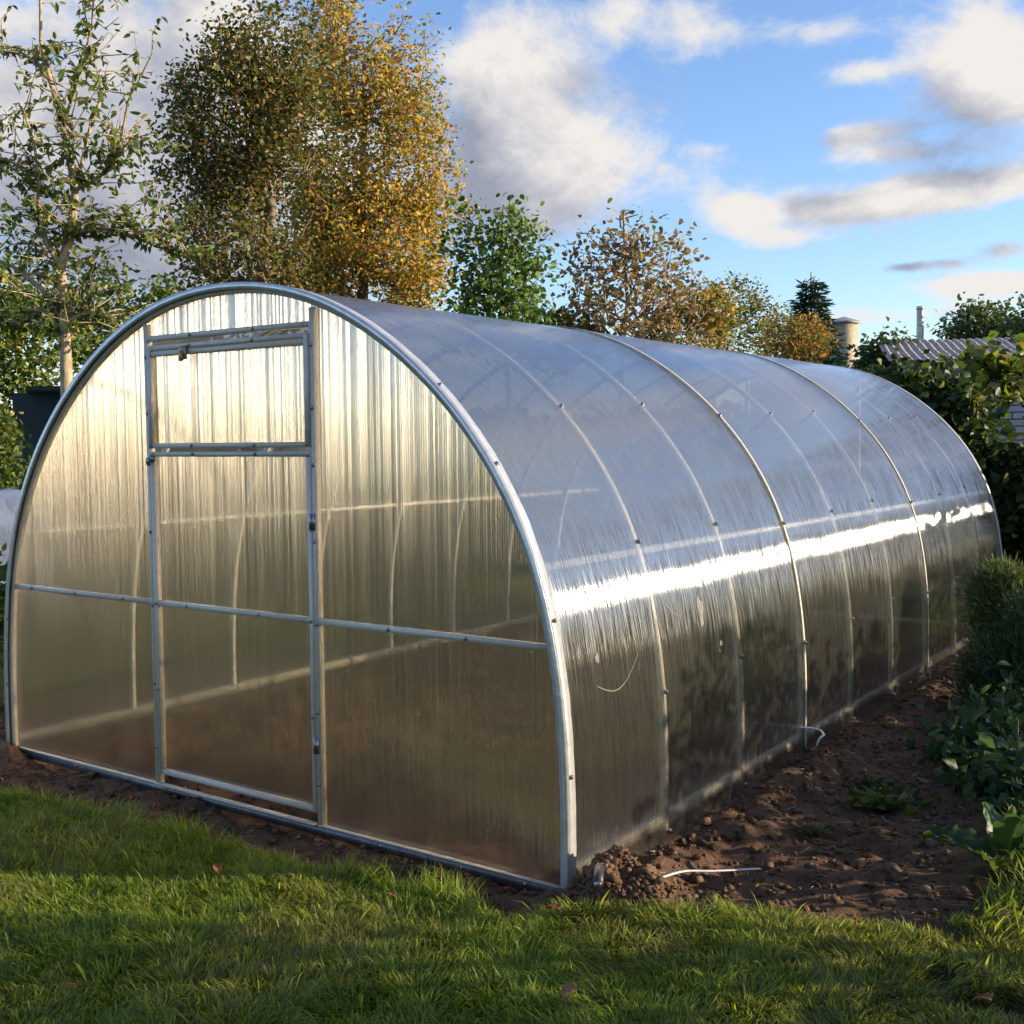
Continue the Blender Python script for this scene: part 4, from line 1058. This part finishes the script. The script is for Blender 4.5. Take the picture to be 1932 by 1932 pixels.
DL = [(.32, .13, .06), (.25, .15, .07), (.38, .22, .12)]
leafspots = [(1030, 1742, 'curled brown fallen leaf on the grass below near corner', .055), (76, 1884, 'reddish fallen leaf on grass at lower left corner', .045), (1058, 1915, 'pinkish fallen leaf at the bottom edge of picture', .05),
             (1868, 1885, 'pale curled fallen leaf on grass at lower right', .055), (1862, 1908, 'ochre fallen leaf touching the pale curled one', .04), (720, 1712, 'brown fallen leaf below the lit grass patch', .04),
             (395, 1660, 'dark red fallen leaf on grass beside sunlit patch', .04), (1630, 1772, 'tan fallen leaf at the soil edge right of center', .045), (1905, 1755, 'orange fallen leaf near the big green leaf', .035),
             (590, 1590, 'rusty fallen leaf on grass below the right door post', .035), (450, 1560, 'small brown fallen leaf on grass below the door', .03)]
for i, (px, py, lab, sz_) in enumerate(leafspots):
    rng = np.random.RandomState(200+i); c = at(px, None, DPT(py)-.12)
    o_ = Vector((c.x, c.y, gz(c.x, c.y)+.052)); a_ = rng.uniform(0, 6.28)
    b = big_leaf(o_, o_+Vector((math.cos(a_), math.sin(a_), .15))*sz_, sz_*.8, DL[i % 3], i, .25)
    ob_ = b.build('fallen_leaf', M_leaf, None, smooth=True, loc=tuple(o_)); meta(ob_, lab, 'leaf', 'fallen leaves on the lawn')

# ---- left background: dark shed panel, film tunnel, shrubs
M_dkgreen = principled('dark_green_paint', (.006, .018, .014), .55, 0, .3, nscale=4, namt=.3)
d_ = 9.0; A = at(29, None, d_); o5 = np.array([A.x, A.y, 0]); TB = empty('dark_cabin', (A.x, A.y, 0), 'dark green windowless garden cabin behind the young tree trunk', 'shed')
b = MB(); ob(b, 0, 1.5, 0, 1.1, 0, hz(735, d_), o5, np.array(Rv), FV); b.build('wall', M_dkgreen, TB)
b = MB(); ob(b, -.0, 1.56, -.03, 1.15, hz(735, d_)+.003, hz(722, d_), o5+np.array(Rv)*.12, np.array(Rv), FV); b.build('roof', M_dkgreen, TB)
M_film = principled('blue_white_film', (.50, .58, .80), .2, 0, .6, nscale=5, namt=.3, bump=.5, bscale=9)
d_ = 6.6; A = at(-8, None, d_); FT = empty('film_tunnel', (A.x, A.y, 0), 'low garden tunnel covered with bluish white film at left edge', 'tunnel')
b = MB(); th = np.linspace(0, np.pi, 17); ys = np.linspace(-.5, .5, 13); Rr = hz(922, d_)-.36
U6 = np.array(Rv)*.75+FV*.66
V = []
for t in th:
    for y_ in ys: V.append(np.array([A.x, A.y, .36])+np.array(Rv)*math.cos(t)*.13*(1+.05*math.sin(y_*14))+FV*y_+np.array([0, 0, math.sin(t)*Rr*(1+.03*math.sin(y_*9+t*4))]))
I = np.arange(17*13).reshape(17, 13); b.add(V, [np.stack([I[:-1, :-1], I[1:, :-1], I[1:, 1:], I[:-1, 1:]], -1).reshape(-1, 4)]); b.build('film', M_film, FT, smooth=True)
for s_ in (-1, 1):
    for y_ in (-.48, .48):
        b = MB(); q = np.array([A.x, A.y, 0])+np.array(Rv)*.125*s_+FV*y_; b.tube([q, q+np.array([0, 0, .40])], .008, 6); b.build('leg', M_metal, FT)
SP = [G1, G2, YG, YE, (.10, .13, .04)]
bush('garden_shrub', [ell_px(60, 640, 110, 90, 9.6), ell_px(-40, 600, 110, 150, 9.6), ell_px(40, 760, 60, 60, 9.4)], 7000, .062, SP, [.33, .3, .2, .05, .12], 'dense green yellow shrub at the left picture edge', seed=81, shell=.7, lump=.15, stems=160)
bush('garden_shrub', [ell_px(230, 640, 90, 100, 10.6), ell_px(190, 540, 70, 70, 10.6), ell_px(300, 600, 70, 80, 10.6)], 5200, .062, SP, [.33, .3, .2, .03, .14], 'loose green shrub between young tree and dark tall tree', seed=82, shell=.5, lump=.25, stems=160)
bush('garden_shrub', [ell_px(-30, 860, 62, 90, 8.2), ell_px(0, 830, 30, 60, 8.6)], 2400, .055, SP, [.4, .3, .1, .02, .18], 'low green shrub in front of dark cabin left', seed=83, shell=.8, lump=.1)
bush('garden_shrub', [ell_px(-8, 1140, 22, 70, 6.0)], 500, .07, [G1, G3, G2], [.4, .3, .3], 'leafy green plant by the far front corner of greenhouse', seed=84, shell=.6, lump=.1, stems=20, stemr=.003)
# hedge-like shrubs along the left side behind the greenhouse
hl = [(-2.6, 3.4, 1.0, 1.6, 'first'), (-3.0, 6.0, 1.2, 1.8, ''), (-2.4, 9.0, 1.4, 1.9, '')]
bush('garden_shrub', [(-1.5, 2.0, .45, .55, .7, .5), (-1.2, 2.6, .4, .4, .5, .45)], 3600, .055, [(.12, .20, .03), (.17, .25, .04), G2, YG], [.3, .3, .2, .2], 'bright green shrub close to the far long wall of the greenhouse', seed=89, shell=1.0, lump=.1)
bush('garden_shrub', [(-2.2, 5.2, .7, .6, 1.2, .75)], 5200, .07, [G1, G3, G2, YG], [.35, .3, .25, .1], 'waist high shrub along the left side of the greenhouse', seed=85, shell=1.0, lump=.1)
bush('garden_shrub', [(-1.7, 8.4, .8, 1.3, .9, .95)], 5200, .075, [G1, G3, G2, BRN], [.3, .3, .25, .15], 'wide shrub behind the rear left corner of the greenhouse', seed=86, shell=1.0, lump=.1)
bush('garden_shrub', [(.9, 8.6, .75, 1.3, .8, .95)], 5200, .075, [G1, G3, BRN, YG], [.3, .3, .25, .15], 'wide shrub directly behind the rear wall of the greenhouse', seed=87, shell=1.0, lump=.1)
bush('garden_shrub', [ell_px(-140, 700, 110, 170, 10.5)], 3200, .075, SP, [.33, .3, .2, .05, .12], 'shrub just outside the left picture edge', seed=88, shell=.7, lump=.15)

# ---- unseen shrubs added on the right, heights and gap shaped to cast the shade
def rb(y, x, h, ry, lab, seed, rx=.55):
    bush('shade_hedge', [(x, y, h*.5, rx, ry, h*.54)], int(2400*ry*h), .085, [G1, G3, G2], [.4, .35, .25], lab, 'hedge', seed=seed, shell=1.5, lump=.02, stems=40)
rb(-3.4, 6.6, 2.3, 1.5, 'tall added shade shrub far right of the camera', 91); rb(-1.0, 6.5, 2.5, 1.5, 'tall added shade shrub nearest the lawn on the right', 92); rb(.1, 6.4, 2.3, .95, 'tall added shade shrub before the gap in the right hedge', 93)
rb(1.0, 6.35, 2.2, .40, 'upright added shade shrub at the edge of the gap in the right hedge', 99); rb(2.05, 6.2, .46, .42, 'lowest added shade shrub filling the gap in the right hedge', 98); rb(3.1, 6.1, 1.35, .7, 'low added shade shrub after the gap in the right hedge', 94); rb(4.5, 6.2, 1.12, .9, 'middle added shade shrub of the right hedge', 95); rb(6.9, 6.2, 2.0, 1.15, 'broad added shade shrub of the right hedge level with the rear wall', 96); rb(8.7, 6.2, 2.0, 1.3, 'far added shade shrub of the right hedge near the shed', 97)

# ---- far wood that closes the horizon
rng = np.random.RandomState(77); b = MB(); n_ = 26000
a_ = rng.uniform(-2.2, 1.4, n_); rr = rng.uniform(60, 74, n_); hh = 2.2+1.6*fbm(a_*14+3, a_*0+2, 4)
P = np.stack([CX+rr*np.sin(a_), CY+rr*np.cos(a_), hh*rng.rand(n_)**.7], 1)
leaves(b, P, .75, rng, [(.03, .05, .02), (.06, .08, .025), (.12, .09, .03), (.16, .09, .03)], [.35, .3, .2, .15], ratio=.8)
meta(b.build('distant_wood', M_leaf), 'far low belt of mixed autumn woodland on the horizon', 'wood', kind='stuff')

# ------------------------------------------------------------------ lawn
rng = np.random.RandomState(5)
def blades(mb, bx, by, L0, W0, rng, tuft=.03, yel=None):
    n = len(bx); m = soil_mask(bx, by); k = rng.rand(n) > m*1.25; bx, by = bx[k], by[k]; n = len(bx)
    z = ground_h(bx, by)
    hgt = fbm(bx*2.2+4, by*2.2, 3); len_ = L0*(.45+1.1*hgt)*rng.uniform(.5, 1.35, n)
    fx = fbm(bx*11, by*11, 2)-.5; fy = fbm(bx*11+40, by*11+9, 2)-.5
    lean = np.stack([fx*3.2+rng.normal(0, .45, n), fy*3.2+rng.normal(0, .45, n)], 1)
    d = np.concatenate([lean*.75, np.ones((n, 1))], 1); d /= np.linalg.norm(d, axis=1)[:, None]
    hd = np.concatenate([lean, np.zeros((n, 1))], 1); hd /= np.linalg.norm(hd, axis=1)[:, None]+1e-6
    s = np.stack([-hd[:, 1], hd[:, 0], np.zeros(n)], 1); ra = rng.normal(0, .5, n)[:, None]; s = s*np.cos(ra)+hd*np.sin(ra)
    Wd = (W0*rng.uniform(.6, 1.3, n))[:, None]; Ln = len_[:, None]; B = np.stack([bx, by, z-.004], 1)
    bend = rng.uniform(.15, .75, n)[:, None]
    p1 = B+d*Ln*.5; p2 = B+d*Ln*.85+hd*Ln*bend*.22-np.array([0, 0, 1])*Ln*bend*.06; p3 = B+d*Ln*1.05+hd*Ln*bend*.6-np.array([0, 0, 1])*Ln*bend*.28
    V = np.stack([B-s*Wd*.5, B+s*Wd*.5, p1-s*Wd*.48, p1+s*Wd*.48, p2-s*Wd*.3, p2+s*Wd*.3, p3], 1)
    o_ = (np.arange(n)*7)[:, None]
    F4 = np.concatenate([o_+np.array([[0, 1, 3, 2]]), o_+np.array([[2, 3, 5, 4]])]); F3 = o_+np.array([[4, 5, 6]])
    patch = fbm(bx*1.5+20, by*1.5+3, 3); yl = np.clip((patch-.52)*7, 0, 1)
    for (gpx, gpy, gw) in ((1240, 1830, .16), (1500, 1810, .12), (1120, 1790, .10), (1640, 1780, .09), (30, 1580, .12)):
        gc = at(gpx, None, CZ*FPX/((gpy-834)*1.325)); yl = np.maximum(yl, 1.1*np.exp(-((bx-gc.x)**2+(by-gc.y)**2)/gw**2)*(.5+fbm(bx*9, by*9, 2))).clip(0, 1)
    thin = rng.rand(n) < yl*.5*(fbm(bx*14, by*14, 2) > .5); Wd[thin] *= .35; 
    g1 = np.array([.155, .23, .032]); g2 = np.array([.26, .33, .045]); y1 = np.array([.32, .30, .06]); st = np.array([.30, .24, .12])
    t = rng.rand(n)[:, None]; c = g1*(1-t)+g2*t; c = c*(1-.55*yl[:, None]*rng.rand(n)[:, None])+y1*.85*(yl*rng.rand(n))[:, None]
    dry = rng.rand(n) < .05+.25*yl; c[dry] = st*rng.uniform(.5, 1, (dry.sum(), 1))
    c = c*rng.uniform(.7, 1.3, (n, 1))
    mb.add(V.reshape(-1, 3), [F4, F3], np.repeat(c, 7, 0))
def in_view(x, y, near=2.2, far=6, pad=.12):
    dx, dy = x-CX, y-CY; dep = dx*FV[0]+dy*FV[1]; lat = dx*RV[0]+dy*RV[1]
    return (dep > near) & (dep < far) & (np.abs(lat) < dep*(.45+pad))
lw = MB()
n_ = 1000000; bx = rng.uniform(-1.2, 5.2, n_); by = rng.uniform(-2.4, 1.2, n_)
k = in_view(bx, by) & (by < np.interp(bx, EDGE_X, EDGE_Y)+.15); bx, by = bx[k], by[k]
blades(lw, bx, by, .044, .0034, rng)
n_ = 60000; bx = rng.uniform(-3.5, 6, n_); by = rng.uniform(-4, 1.0, n_); k = ~in_view(bx, by); blades(lw, bx[k], by[k], .06, .007, rng)
n_ = 50000; bx = rng.uniform(-6, -.6, n_); by = rng.uniform(-1, 8, n_); blades(lw, bx, by, .09, .010, rng)
n_ = 26000; bx = rng.uniform(3.4, 5.6, n_); by = rng.uniform(.3, 7, n_); k = bx > 4.15-.14*by; blades(lw, bx[k], by[k], .10, .006, rng)
# taller tufts on the edge of the lawn
n_ = 5200; bx = rng.uniform(0, 3.0, n_); by = np.interp(bx, EDGE_X, EDGE_Y)-np.abs(rng.normal(0, .05, n_))-.02
k = fbm(bx*8, by*3, 2) > .52
# coarser blades, straw and small clover leaves scattered through the lawn
n2 = 16000; cx_ = rng.uniform(-1.2, 5.2, n2); cy__ = rng.uniform(-2.4, .8, n2); kk = in_view(cx_, cy__) & (fbm(cx_*2+31, cy__*2, 3) > .47) & (soil_mask(cx_, cy__) < .4); cx_, cy__ = cx_[kk], cy__[kk]
lv = MB(); leaves(lv, np.stack([cx_, cy__, ground_h(cx_, cy__)+rng.uniform(.006, .03, len(cx_))], 1), .016, rng, [(.07, .15, .03), (.11, .19, .04), (.20, .16, .06)], [.5, .4, .1], ratio=.95, up=2.)
lw.V += lv.V; lw.C += lv.C; lw.F += [f+lw.n for f in lv.F]; lw.n += lv.n
n2 = 14000; cx_ = rng.uniform(-1.2, 5.2, n2); cy__ = rng.uniform(-2.4, .9, n2); kk = in_view(cx_, cy__); blades(lw, cx_[kk], cy__[kk], .062, .0065, rng)
blades(lw, bx[k], by[k], .085, .0034, rng)
lawn = lw.build('lawn_grass', M_grass)
meta(lawn, 'green uneven lawn with a sunlit streak in front of the greenhouse', 'grass', kind='stuff')
print('blades', lw.n//7)
